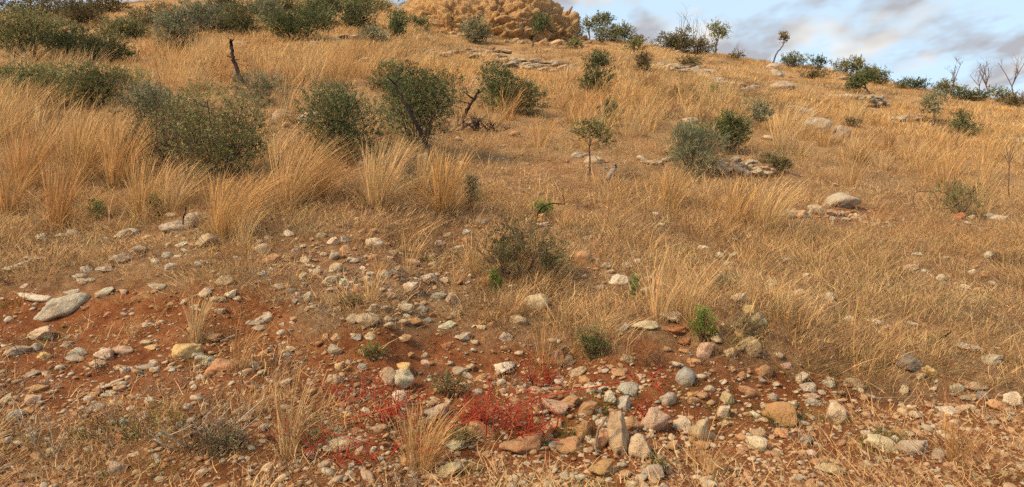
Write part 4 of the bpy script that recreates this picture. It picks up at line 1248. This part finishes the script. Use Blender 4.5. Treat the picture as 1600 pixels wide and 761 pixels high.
red_plant(806, 672, 150, 88, 'bushy bright red plant spreading beside the orange-brown wedge', 34, 1000)
red_plant(850, 604, 60, 44, 'red plant top reaching over the orange stones', 16, 800)
red_plant(605, 655, 60, 80, 'upright red plant beside the bright white stone', 16, 520)
red_plant(545, 712, 150, 50, 'low red plant sprawled over a long tan stone', 26, 650)
red_plant(560, 625, 60, 56, 'thin red plant on soil left of the bright white stone', 9, 260)
red_plant(1000, 655, 60, 34, 'small red plant on the grey broken rock', 10, 380)
red_plant(990, 600, 110, 30, 'low red plant between dry bush and grey broken rock', 16, 420)
red_plant(470, 690, 60, 44, 'faint red stems left of the low red plant', 8, 160)
red_plant(740, 662, 70, 64, 'red plant side shoots left of the bushy red plant', 14, 560)
for k, (path, lab) in enumerate([
    ([(790, 640, 2.2), (850, 618, 2.0), (920, 606, 1.8), (985, 595, 1.4)], 'long red stem arching over the orange stones'),
    ([(820, 610, 2.2), (880, 615, 2.0), (940, 632, 1.8), (990, 650, 1.4)], 'red stem trailing down to the grey broken rock'),
    ([(480, 668, 2.0), (530, 660, 2.0), (600, 640, 1.8), (660, 622, 1.2)], 'red stem crossing the soil before the white stone'),
    ([(640, 690, 2.0), (720, 662, 2.0), (790, 643, 1.4)], 'pale red stem leading into the bushy red plant'),
    ([(620, 705, 2.0), (560, 688, 2.0), (500, 672, 1.4)], 'red stem over the sprawled red plant')]):
    branch_obj('red_creeper', [path], lab, 'creeper', 'red_twig', 5, 'trailing red stems', 0.10)

# ------------------------------------------------------------------ grass
def blades(mb, rng, n, r0, h, lean, droop, wind, w, K=3, bright=(0.55, 1.35), head=0.0, base=None, zb=-0.02, kink=0.0, slope=0.30):
    a = rng.uniform(0, 2 * math.pi, n)
    rr = r0 * np.sqrt(rng.uniform(0, 1, n))
    if base is None:
        base = np.stack([np.cos(a) * rr, np.sin(a) * rr, zb + slope * np.sin(a) * rr], 1)
    az = a + rng.normal(0, 0.7, n)
    hh = rng.uniform(h[0], h[1], n)
    le = rng.uniform(lean[0], lean[1], n)
    dr = rng.uniform(droop[0], droop[1], n)
    wd = wind * rng.uniform(0.4, 1.5, n)
    sa = rng.uniform(0, math.pi, n)
    side = np.stack([np.cos(sa), np.sin(sa) * 0.6, np.zeros(n)], 1)
    ww = w * rng.uniform(0.7, 1.3, n)
    kx = rng.normal(0, kink, (n, 3)) * hh[:, None] if kink else 0
    lev = []
    for k in range(K + 1):
        t = k / K
        ho = hh * (le * t + dr * t * t)
        p = base + np.stack([np.cos(az) * ho + wd * hh * t * t, np.sin(az) * ho, hh * t * (1 - 0.45 * np.minimum(dr + wd * 0.6, 1.4) * t)], 1)
        if kink:
            p = p + kx * math.sin(t * math.pi)
        wk = ww * (1 - 0.75 * t) * (1 + head * 2.2 * (1 if k == K - 1 else 0))
        lev.append(p - side * wk[:, None] * 0.5)
        lev.append(p + side * wk[:, None] * 0.5)
    V = np.stack(lev, 1).reshape(-1, 3)
    nv = 2 * (K + 1)
    q = np.array([(2 * k, 2 * k + 1, 2 * k + 3, 2 * k + 2) for k in range(K)])
    Q = (np.arange(n)[:, None, None] * nv + q[None]).reshape(-1, 4)
    b = rng.uniform(bright[0], bright[1], n)
    c = b[:, None] * (1 + rng.normal(0, 0.04, (n, 3)))
    c = np.where((rng.random(n) < 0.15)[:, None], c * np.array([0.55, 0.56, 0.62]), c)      # old greyed stems
    mb.add(V, Q, None, np.repeat(c, nv, axis=0))


def tussock(px, pyb, w, h, label, n=260, mat='gold', lean=(0.05, 0.22), wind=0.22, green=0, head=0.6):
    g = hit(px, pyb)
    y = g[1]
    SHRUB_SEED[0] += 1
    rng = np.random.default_rng(SHRUB_SEED[0])
    Wm, Hm = w * y / F, h * y / F
    root = empty('grass_tussock', W3(g))
    tag(root, label, 'grass tussock', 'tall grass tussocks')
    bw = max(0.004, y * 0.55 / 711)
    mb = MB()
    blades(mb, rng, n, Wm * 0.20, (Hm * 0.55, Hm * 1.12), lean, (0.0, 0.25), wind, bw, 5, head=head)
    blades(mb, rng, n // 4, Wm * 0.25, (Hm * 0.3, Hm * 0.85), (0.2, 0.9), (0.2, 1.0), wind, bw, 5, head=head, kink=0.08)
    blades(mb, rng, n // 8, Wm * 0.22, (Hm * 0.5, Hm * 0.95), (0.1, 0.6), (0.7, 1.6), wind * 1.3, bw, 6, (0.5, 1.1), kink=0.05)
    link('blades', mb.mesh('blades'), M[mat], root)
    mt = MB()
    blades(mt, rng, n // 2, Wm * 0.28, (Hm * 0.08, Hm * 0.32), (0.2, 1.2), (0.2, 0.9), 0.1, bw, 3, (0.6, 1.0), kink=0.1)
    link('base_thatch', mt.mesh('base_thatch'), M['dull'], root)
    if green:
        mg = MB()
        blades(mg, rng, green, Wm * 0.2, (Hm * 0.25, Hm * 0.55), (0.05, 0.4), (0, 0.3), wind, bw * 1.2, 4)
        link('green_blades', mg.mesh('green_blades'), M['green_tuft'], root)
    return root


TU = [
 (352, 368, 90, 118, 'tall golden tussock bending right above the grey stones', 330, 'gold', (0.08, 0.3), 0.4, 0),
 (455, 325, 90, 132, 'broad golden tussock in front of the pale boulder', 330, 'gold', (0.05, 0.22), 0.35, 0),
 (492, 318, 60, 105, 'arching golden tussock against the dense dark shrub', 200, 'gold', (0.05, 0.25), 0.55, 0),
 (590, 325, 78, 118, 'upright golden tussock against the dark shrub gap', 330, 'gold', (0.05, 0.22), 0.15, 0),
 (694, 332, 66, 108, 'pale golden tussock below the tall dark shrub', 300, 'gold', (0.03, 0.18), 0.12, 0),
 (662, 300, 44, 78, 'small golden tussock left of the pale one', 140, 'gold', (0.05, 0.2), 0.15, 0),
 (92, 355, 64, 110, 'upright golden tussock over pale stones at left', 240, 'gold', (0.03, 0.16), 0.1, 0),
 (40, 300, 70, 120, 'tall pale tussock near the left edge', 240, 'gold', (0.05, 0.2), 0.2, 0),
 (130, 285, 90, 130, 'dense pale golden tussock in the left grass stand', 320, 'gold', (0.05, 0.2), 0.22, 0),
 (185, 290, 70, 120, 'golden tussock left of the big tangled shrub', 260, 'gold', (0.05, 0.2), 0.25, 0),
 (228, 340, 70, 112, 'straggling golden tussock under the tangled shrub', 200, 'gold', (0.05, 0.3), 0.2, 20),
 (270, 330, 60, 90, 'thin golden tussock in front of the tangled shrub', 110, 'gold', (0.1, 0.4), 0.3, 0),
 (15, 335, 50, 90, 'golden tussock cut by the left edge', 150, 'gold', (0.05, 0.25), 0.2, 0),
 (400, 330, 40, 80, 'thin golden tussock between two broad ones', 110, 'gold', (0.05, 0.3), 0.3, 0),
 (1048, 322, 50, 66, 'golden tussock with green base below the grey-green shrub', 150, 'gold', (0.05, 0.3), 0.18, 60),
 (1150, 345, 50, 76, 'thin golden tussock, left of a pair in the meadow', 110, 'gold', (0.05, 0.3), 0.25, 0),
 (1196, 360, 70, 95, 'large golden tussock, right of a pair in the meadow', 190, 'gold', (0.05, 0.32), 0.3, 20),
 (1032, 500, 60, 120, 'sparse tall golden clump behind the grey-capped stone', 80, 'gold', (0.03, 0.22), 0.25, 0),
 (1080, 505, 60, 110, 'sparse golden clump leaning right beside the green plant', 80, 'gold', (0.08, 0.3), 0.4, 0),
 (306, 536, 36, 82, 'lone golden tuft growing from bare red soil', 130, 'gold', (0.02, 0.14), 0.1, 0),
 (655, 735, 90, 118, 'golden tussock at the road edge fanned before red foliage', 190, 'gold', (0.05, 0.38), 0.15, 0),
 (450, 712, 50, 150, 'thin dull golden clump rising over soil', 70, 'straw', (0.04, 0.25), 0.1, 0),
 (1100, 735, 80, 110, 'sparse golden grass fan before the streaked upright rock', 60, 'gold', (0.1, 0.45), 0.35, 0),
 (1495, 722, 60, 80, 'golden tuft beside the large grey boulder', 130, 'gold', (0.08, 0.4), 0.25, 0),
 (1345, 600, 50, 190, 'few tall arching straws in the meadow', 14, 'gold', (0.05, 0.2), 0.35, 0),
 (580, 470, 36, 56, 'small dry tuft among the stones', 60, 'gold', (0.05, 0.3), 0.15, 0),
 (640, 430, 36, 80, 'thin straw tuft above the pale wedge-shaped stone', 40, 'gold', (0.03, 0.2), 0.2, 0),
 (850, 575, 40, 90, 'thin straw tuft below the big rounded cream boulder', 40, 'gold', (0.03, 0.2), 0.05, 0),
 (740, 425, 40, 70, 'pale straw tuft left of the sprawling twiggy bush', 90, 'straw', (0.05, 0.3), 0.1, 0),
 (1340, 252, 40, 50, 'golden-brown tussock below the sloping boulder', 140, 'straw', (0.05, 0.3), 0.15, 20),
 (1390, 238, 28, 34, 'small orange-brown tussock alone in the pale meadow', 120, 'straw', (0.03, 0.2), 0.1, 0),
 (1065, 155, 46, 36, 'round golden-brown tussock on the upper slope', 160, 'straw', (0.1, 0.5), 0.1, 0),
 (1010, 140, 44, 36, 'orange-brown tussock left of the round one on the upper slope', 160, 'straw', (0.1, 0.5), 0.1, 0),
 (890, 132, 46, 34, 'orange grass clump below the broken ledge', 160, 'gold', (0.1, 0.4), 0.25, 0),
 (985, 165, 50, 40, 'orange grass clump beside the lower dark bush', 160, 'gold', (0.1, 0.4), 0.25, 0),
 (1475, 290, 40, 40, 'pale tussock above the spiky shrub', 60, 'straw', (0.1, 0.4), 0.1, 0),
 (195, 470, 50, 24, 'flattened straw tuft on the soil edge', 60, 'gold', (0.9, 2.2), 0.2, 0),
 (255, 480, 50, 20, 'second flattened straw tuft on the soil edge', 60, 'gold', (0.9, 2.2), 0.2, 0),
 (1555, 600, 36, 34, 'arching pale tuft beside the flat tan stone at right', 30, 'gold', (0.3, 0.8), 0.4, 0),
]
for t in TU:
    tussock(t[0], t[1], t[2], t[3], t[4], t[5], t[6], t[7], t[8], t[9])

# --- masses of grass nobody could count: one object each, built from instanced clumps
def source(name, mb_or_mesh, mat):
    me = mb_or_mesh if isinstance(mb_or_mesh, bpy.types.Mesh) else mb_or_mesh.mesh(name)
    if len(me.materials) == 0:
        me.materials.append(mat)
    return bpy.data.objects.new(name, me)          # not linked: only instanced


def scatter(name, P, rot, scl, idx, srcs, label, cat):
    me = bpy.data.meshes.new(name)
    n = len(P)
    me.vertices.add(n)
    Pw = np.array(P, np.float32).copy(); Pw[:, 2] += EYE
    me.vertices.foreach_set('co', Pw.ravel())
    for nm, ty, arr in (('rot', 'FLOAT_VECTOR', rot), ('scl', 'FLOAT_VECTOR', scl)):
        a = me.attributes.new(nm, ty, 'POINT'); a.data.foreach_set('vector', np.asarray(arr, np.float32).ravel())
    a = me.attributes.new('idx', 'INT', 'POINT'); a.data.foreach_set('value', np.asarray(idx, np.int32))
    me.update()
    ng = bpy.data.node_groups.new(name, 'GeometryNodeTree')
    ng.interface.new_socket('Geometry', in_out='INPUT', socket_type='NodeSocketGeometry')
    ng.interface.new_socket('Geometry', in_out='OUTPUT', socket_type='NodeSocketGeometry')
    gi = ng.nodes.new('NodeGroupInput'); go = ng.nodes.new('NodeGroupOutput')
    mp_ = ng.nodes.new('GeometryNodeMeshToPoints'); ng.links.new(gi.outputs[0], mp_.inputs[0])
    jn = ng.nodes.new('GeometryNodeJoinGeometry')
    def attr(nm, ty):
        q = ng.nodes.new('GeometryNodeInputNamedAttribute'); q.data_type = ty; q.inputs[0].default_value = nm
        return q.outputs[0]
    ar, as_, ai = attr('rot', 'FLOAT_VECTOR'), attr('scl', 'FLOAT_VECTOR'), attr('idx', 'INT')
    e2r = ng.nodes.new('FunctionNodeEulerToRotation'); ng.links.new(ar, e2r.inputs[0])
    for k, s in enumerate(srcs):
        oi = ng.nodes.new('GeometryNodeObjectInfo'); oi.inputs['Object'].default_value = s; oi.inputs['As Instance'].default_value = True
        cp = ng.nodes.new('FunctionNodeCompare'); cp.data_type = 'INT'; cp.operation = 'EQUAL'
        ng.links.new(ai, cp.inputs[2]); cp.inputs[3].default_value = k
        ip = ng.nodes.new('GeometryNodeInstanceOnPoints')
        ng.links.new(mp_.outputs[0], ip.inputs['Points']); ng.links.new(cp.outputs[0], ip.inputs['Selection'])
        ng.links.new(oi.outputs['Geometry'], ip.inputs['Instance'])
        ng.links.new(e2r.outputs[0], ip.inputs['Rotation']); ng.links.new(as_, ip.inputs['Scale'])
        ng.links.new(ip.outputs[0], jn.inputs[0])
    ng.links.new(jn.outputs[0], go.inputs[0])
    o = link(name, me)
    md = o.modifiers.new('scatter', 'NODES'); md.node_group = ng
    tag(o, label, cat, None, 'stuff')
    return o


rg = np.random.default_rng(2024)


def cand(n, y0, y1, um=1.0):
    u = rg.uniform(-um, um, n)
    y = np.exp(rg.uniform(math.log(y0), math.log(y1), n))
    x = u * y
    z = terr(x, y)
    px, py = proj(x, y, z)
    return x, y, z, px, py


def keep(x, y, z, w):
    m = rg.uniform(0, 1, len(x)) < w
    return np.stack([x[m], y[m], z[m]], 1)


CLEAR = []
for ob in list(COL.objects):
    if ob.get('category') in ('stone', 'boulder') and ob.scale.x > 0.05:
        CLEAR.append((ob.location.x, ob.location.y, ob.scale.x, ob.scale.z))
CLEAR = np.array(CLEAR)


def clear_stones(P, hgt):
    m = np.ones(len(P), bool)
    for (x, y, r, h) in CLEAR:
        sx = P[:, 0] - x * P[:, 1] / y
        dy = P[:, 1] - y
        m &= ~((np.abs(sx) < r * 0.95 + 0.06) & (dy < r * 0.6) & (dy > -(hgt * 3.0 + r)))
    return P[m | (rg.uniform(0, 1, len(P)) < 0.05)]


def rots(n, tilt=0.12, full=True):
    r = np.zeros((n, 3))
    r[:, 0] = rg.normal(0, tilt, n); r[:, 1] = rg.normal(0, tilt, n)
    r[:, 2] = rg.uniform(-0.3, 0.3, n)
    return r


def sizes(n, lo, hi, y=None, grow=0.0):
    s = rg.uniform(lo, hi, n)
    return np.stack([s, s, s * rg.uniform(0.8, 1.2, n)], 1)


# clump kinds
def clumps(kind, cnt, f, mat):
    out = []
    for k in range(cnt):
        mb = MB(); rng = np.random.default_rng(7000 + 131 * k + sum(map(ord, kind)))
        f(mb, rng)
        out.append(source('%s_clump' % kind, mb, M[mat]))
    return out


tall = clumps('tall', 5, lambda mb, r: (blades(mb, r, 70, 0.14, (0.45, 1.05), (0.03, 0.34), (0, 0.35), 0.24, 0.008, 5, head=0.7, kink=0.02),
                                        blades(mb, r, 40, 0.2, (0.1, 0.35), (0.2, 1.2), (0.2, 0.6), 0.1, 0.007, 3, (0.3, 0.6), kink=0.08)), 'gold')
med = clumps('meadow', 6, lambda mb, r: (blades(mb, r, 26, 0.20, (0.08, 0.34), (0.05, 0.8), (0, 0.5), 0.10, 0.006, 4, head=0.4, kink=0.06),
                                         blades(mb, r, 24, 0.2, (0.03, 0.09), (0.3, 1.4), (0.2, 0.8), 0.05, 0.005, 3, (0.5, 0.9), kink=0.1)), 'straw')
short = clumps('thatch', 6, lambda mb, r: (blades(mb, r, 170, 0.42, (0.015, 0.065), (0.3, 1.8), (0.0, 0.9), 0.1, 0.006, 3, (0.35, 1.8), kink=0.14)), 'dull')
shortg = clumps('straw', 5, lambda mb, r: (blades(mb, r, 120, 0.4, (0.02, 0.13), (0.2, 1.6), (0.0, 0.7), 0.10, 0.0065, 3, (0.6, 1.45), kink=0.10)), 'straw')
litter = clumps('litter', 5, lambda mb, r: (blades(mb, r, 60, 0.42, (0.02, 0.07), (2.0, 4.5), (-0.5, 0.5), 0.2, 0.006, 3, (0.6, 1.4), kink=0.3)), 'straw')
greens = clumps('weed', 4, lambda mb, r: (blades(mb, r, 40, 0.12, (0.05, 0.2), (0.2, 1.2), (0, 0.6), 0.05, 0.007, 3)), 'green_tuft')
fartall = clumps('far_gold', 5, lambda mb, r: (blades(mb, r, 110, 0.75, (0.09, 0.29), (0.05, 0.4), (0, 0.4), 0.22, 0.02, 3, head=0.4)), 'gold')
farmed = clumps('far_meadow', 5, lambda mb, r: (blades(mb, r, 110, 0.8, (0.06, 0.24), (0.05, 0.9), (0, 0.5), 0.18, 0.022, 3)), 'straw')
fardull = clumps('far_dull', 4, lambda mb, r: (blades(mb, r, 90, 0.6, (0.04, 0.18), (0.1, 1.2), (0, 0.6), 0.1, 0.022, 3, (0.6, 1.2))), 'dull')

LEDGES = [(715, 82, 85, 9, 1), (820, 102, 85, 10, 1), (1070, 108, 50, 13, 1), (1160, 138, 45, 9, 1), (520, 64, 55, 8, 0.9), (1365, 158, 32, 10, 1), (1310, 340, 100, 18, 0.9),
          (1155, 262, 55, 20, 1), (1290, 205, 45, 20, 0.8), (1318, 322, 36, 22, 1), (200, 70, 60, 24, 0.6), (190, 90, 60, 16, 0.6), (1420, 187, 35, 8, 0.9), (1575, 222, 40, 8, 0.9), (1255, 178, 40, 12, 0.8), (950, 262, 110, 26, 0.7),
          (775, 215, 110, 24, 0.7), (1120, 130, 26, 12, 1), (572, 98, 20, 10, 0.8), (364, 85, 30, 14, 0.8), (1215, 120, 30, 26, 0.7), (460, 200, 40, 16, 0.6), (372, 118, 20, 26, 0.95)]


def wt_tall(x, y, z, px, py):
    n = fbm2(x * 0.35, y * 0.35, 81, 3)
    w = blob(px, py, [(60, 205, 150, 55, 0.75), (150, 215, 100, 55, 0.6), (330, 290, 90, 50, 0.10), (450, 250, 70, 60, 0.12), (300, 105, 120, 24, 0.9), (330, 130, 80, 22, 0.7),
                      (60, 120, 100, 20, 0.9), (470, 118, 120, 22, 0.9), (600, 260, 60, 50, 0.08), (640, 110, 110, 22, 0.6), (930, 175, 140, 36, 0.3), (1050, 160, 120, 30, 0.2), (1280, 165, 90, 40, 0.15), (1480, 265, 150, 40, 0.2), (1200, 210, 90, 30, 0.3)])
    w = w * sstep(0.25, 0.55, n)
    w = w * (1 - blob(px, py, LEDGES)) * (1 - blob(px, py, [(190, 95, 60, 26, 1)]))
    return np.where(y < 9.5, w * 0.4, w)


def wt_med(x, y, z, px, py):
    n = fbm2(x * 0.5, y * 0.5, 91, 3)
    so = zone_soil(x, y, z)
    w = 0.25 + 0.75 * sstep(800, 1050, px + (py - 400) * 0.3)
    w = np.where(py < 250, np.maximum(w, 0.7), w)
    w = w * sstep(0.30, 0.62, n) * (1 - so) * (1 - blob(px, py, LEDGES))
    w = w * (1 - 0.65 * blob(px, py, [(600, 440, 300, 90, 1), (300, 420, 200, 70, 0.7)]))
    return w


def wt_short(x, y, z, px, py):
    so = zone_soil(x, y, z)
    w = (1 - 0.93 * so)
    w = w * (1 - 0.45 * blob(px, py, [(600, 430, 260, 70, 1)]))
    return w * (1 - 0.7 * blob(px, py, LEDGES))


def build_stuff(name, parts, srcs, label, cat):
    """parts: list of (positions, first source, source count, size range, tilt)"""
    P, R, S, I = [], [], [], []
    for (p, k0, kn, lo, hi, tl) in parts:
        if len(p) == 0: continue
        P.append(p); R.append(rots(len(p), tl)); S.append(sizes(len(p), lo, hi)); I.append(rg.integers(k0, k0 + kn, len(p)))
    return scatter(name, np.concatenate(P), np.concatenate(R), np.concatenate(S), np.concatenate(I), srcs, label, cat)


# tall golden stands
c = cand(6000, 8.0, 34, 1.0); pt = keep(*c[:3], wt_tall(*c))
c = cand(6000, 24, 92, 1.05)
px, py = c[3], c[4]
nn = fbm2(c[0] * 0.12, c[1] * 0.12, 83, 3)
wf = sstep(0.38, 0.62, nn) * (1 - blob(px, py, LEDGES)) * 0.8
pf = keep(*c[:3], wf)
c = cand(2600, 4.6, 11, 1.0)
pn = clear_stones(keep(*c[:3], 0.30 * blob(c[3], c[4], [(300, 420, 400, 110, 1), (700, 430, 300, 90, 0.8), (1250, 430, 350, 110, 0.7), (250, 680, 260, 40, 0.7)]) * sstep(0.3, 0.6, fbm2(c[0], c[1], 85, 3))), 0.3)
build_stuff('tall_grass', [(pt, 0, 5, 0.8, 1.2, 0.08), (pn, 0, 5, 0.22, 0.5, 0.12), (pf, 5, 5, 0.8, 1.3, 0.08)], tall + fartall, 'tall golden dry grass standing across the hillside', 'grass')
# meadow grass
c = cand(11000, 4.5, 30, 1.0); pm = clear_stones(keep(*c[:3], wt_med(*c) * 0.7 * (1 - 0.9 * blob(c[3], c[4], [(1150, 670, 450, 70, 1)]))), 0.34)
c = cand(5500, 20, 92, 1.05); pmf = keep(*c[:3], 0.75 * (1 - blob(c[3], c[4], LEDGES)))
build_stuff('meadow_grass', [(pm, 0, 6, 0.7, 1.25, 0.12), (pmf, 6, 5, 0.7, 1.2, 0.1)], med + farmed, 'thin straw-coloured meadow grass covering the slope', 'grass')
# thatch and litter
c = cand(4600, 3.4, 26, 1.0); ps = clear_stones(keep(*c[:3], wt_short(*c) * 0.9 * (1 - 0.6 * blob(c[3], c[4], [(1150, 680, 450, 70, 1)]))), 0.08)
c = cand(5400, 4.5, 26, 1.0); pg = clear_stones(keep(*c[:3], wt_short(*c) * 0.8), 0.10)
c = cand(3600, 3.2, 14, 1.0); pl = clear_stones(keep(*c[:3], (0.22 + 0.5 * wt_short(*c)) * (1 - 0.85 * blob(c[3], c[4], [(1150, 680, 470, 80, 1)]))), 0.08)
c = cand(7000, 20, 90, 1.05); pd = keep(*c[:3], sstep(0.42, 0.6, fbm2(c[0] * 0.15, c[1] * 0.15, 87, 3)))
build_stuff('thatch_grass', [(ps, 0, 6, 0.7, 1.3, 0.2), (pg, 6, 5, 0.7, 1.3, 0.15), (pl, 11, 5, 0.7, 1.2, 0.1), (pd, 16, 4, 0.8, 1.3, 0.1)],
            short + shortg + litter + fardull, 'short dull thatch and straw litter over the soil', 'grass')
c = cand(5000, 3.6, 16, 1.0)
pw = keep(*c[:3], 0.22 * sstep(0.55, 0.68, fbm2(c[0] * 0.9, c[1] * 0.9, 95, 3)) + 0.25 * blob(c[3], c[4], [(200, 690, 250, 50, 1)]))
build_stuff('green_weeds', [(pw, 0, 4, 0.5, 1.1, 0.1)], greens, 'scattered low green weeds between the stones', 'weeds')

# dry brown herbs with fine twigs
def herb_clump(mb, r):
    for q in range(9):
        b0 = np.array([r.normal(0, 0.07), r.normal(0, 0.07), -0.01])
        branchy(r, mb, b0, r.uniform(0.07, 0.17), 0.0028, 2, 0.9, 1, 0.9, 3)


herbs = clumps('dry_herb', 5, herb_clump, 'brown_twig') + clumps('grey_herb', 4, herb_clump, 'grey_twig')
c = cand(7000, 3.6, 20, 1.0)
w = sstep(0.42, 0.62, fbm2(c[0] * 0.7, c[1] * 0.7, 105, 3)) * (1 - 0.75 * zone_soil(*c[:3])) * 0.8
w = np.maximum(w, 0.5 * blob(c[3], c[4], [(200, 690, 300, 50, 1), (100, 400, 120, 50, 0.8), (1050, 560, 80, 30, 0.8)]))
ph = keep(*c[:3], w * 0.6)
build_stuff('dry_herbs', [(ph, 0, 9, 0.7, 1.4, 0.15)], herbs, 'low dry brown herbs between stones and straw', 'herbs')

# pebbles and gravel
peb = []
for k in range(8):
    Pk, Fk = stone_verts(3000 + k, 1 if k < 4 else 2, 0.4 + 0.08 * k, 0.05)
    me = mesh_np('pebble', Pk * np.array([1, 0.8, 0.48]), None, Fk, None, k % 2 == 0)
    peb.append(source('pebble', me, M['pebble']))
M['rubble'] = stone_mat('rubble', 10.0, use_random=[(0.0, (0.34, 0.295, 0.235)), (0.22, (0.48, 0.40, 0.29)), (0.45, (0.53, 0.40, 0.26)), (0.6, (0.53, 0.43, 0.31)), (0.72, (0.47, 0.28, 0.16)), (1.0, (0.42, 0.22, 0.11))], bumpd=0.03)
for k in range(8):
    Pk, Fk = stone_verts(3300 + k, 2, 0.6 + 0.05 * k, 0.10)
    peb.append(source('loose_stone', mesh_np('loose_stone', Pk * np.array([1, 0.8, 0.48]), None, Fk, None, False), M['rubble']))
c = cand(62000, 3.1, 15, 1.0)
so = zone_soil(*c[:3])
nb = fbm2(c[0] * 0.8, c[1] * 0.8, 99, 3)
w = (0.10 + 0.9 * so) * sstep(0.2, 0.55, nb)
w = np.maximum(w, 0.85 * blob(c[3], c[4], [(600, 440, 260, 80, 1), (300, 380, 200, 50, 0.8), (850, 300, 200, 40, 0.4)]))
w = np.maximum(w, blob(c[3], c[4], [(1130, 600, 110, 70, 1), (930, 660, 130, 60, 1)]))
pp = keep(*c[:3], w)
n = len(pp)
s = np.clip(np.exp(rg.normal(math.log(0.0115), 0.6, n)), 0.004, 0.05)
S = np.stack([s, s, s], 1)
R = rg.uniform(-0.4, 0.4, (n, 3)); R[:, 2] = rg.uniform(0, 6.28, n)
pp[:, 2] += s * 0.15
scatter('pebbles', pp, R, S, rg.integers(0, 8, n), peb, 'loose pebbles and gravel strewn over red soil', 'pebbles')
c = cand(10000, 3.8, 13, 1.0)
w = blob(c[3], c[4], [(600, 440, 260, 90, 0.75), (300, 375, 220, 50, 0.6), (60, 370, 120, 50, 0.4), (1000, 430, 160, 50, 0.22), (1400, 440, 250, 60, 0.16), (700, 350, 150, 30, 0.5), (300, 500, 300, 60, 0.16), (930, 665, 150, 60, 1.6), (1130, 600, 100, 70, 1.5), (1260, 640, 120, 50, 0.8), (1480, 640, 180, 50, 0.5), (650, 600, 160, 70, 0.6), (150, 590, 200, 70, 0.45), (600, 700, 500, 40, 0.4)])
pp = keep(*c[:3], w * 0.5)
n = len(pp)
s = np.clip(np.exp(rg.normal(math.log(0.036), 0.45, n)), 0.015, 0.09) * np.clip(pp[:, 1] / 7.5, 0.6, 1.0)
R = rg.uniform(-0.35, 0.35, (n, 3)); R[:, 2] = rg.uniform(0, 6.28, n)
pp[:, 2] += s * 0.18
scatter('loose_rubble', pp, R, np.stack([s, s, s], 1), rg.integers(8, 16, n), peb, 'fist-sized loose rubble strewn through the stony strip', 'rubble')
c = cand(9000, 10, 70, 1.05)
w = 0.35 * blob(c[3], c[4], LEDGES) + 0.03
w = np.maximum(w, 0.5 * blob(c[3], c[4], [(900, 262, 140, 24, 1), (800, 215, 90, 20, 0.8), (860, 320, 120, 30, 0.6)]))
pp = keep(*c[:3], w)
n = len(pp)
s = np.clip(np.exp(rg.normal(math.log(0.05), 0.5, n)), 0.02, 0.16) * np.clip(pp[:, 1] / 18, 0.6, 2.0)
S = np.stack([s, s, s], 1)
R = rg.uniform(-0.4, 0.4, (n, 3)); R[:, 2] = rg.uniform(0, 6.28, n)
pp[:, 2] += s * 0.2
scatter('slope_rubble', pp, R, S, rg.integers(0, 8, n), peb, 'small pale rubble scattered among grass up the slope', 'rubble')
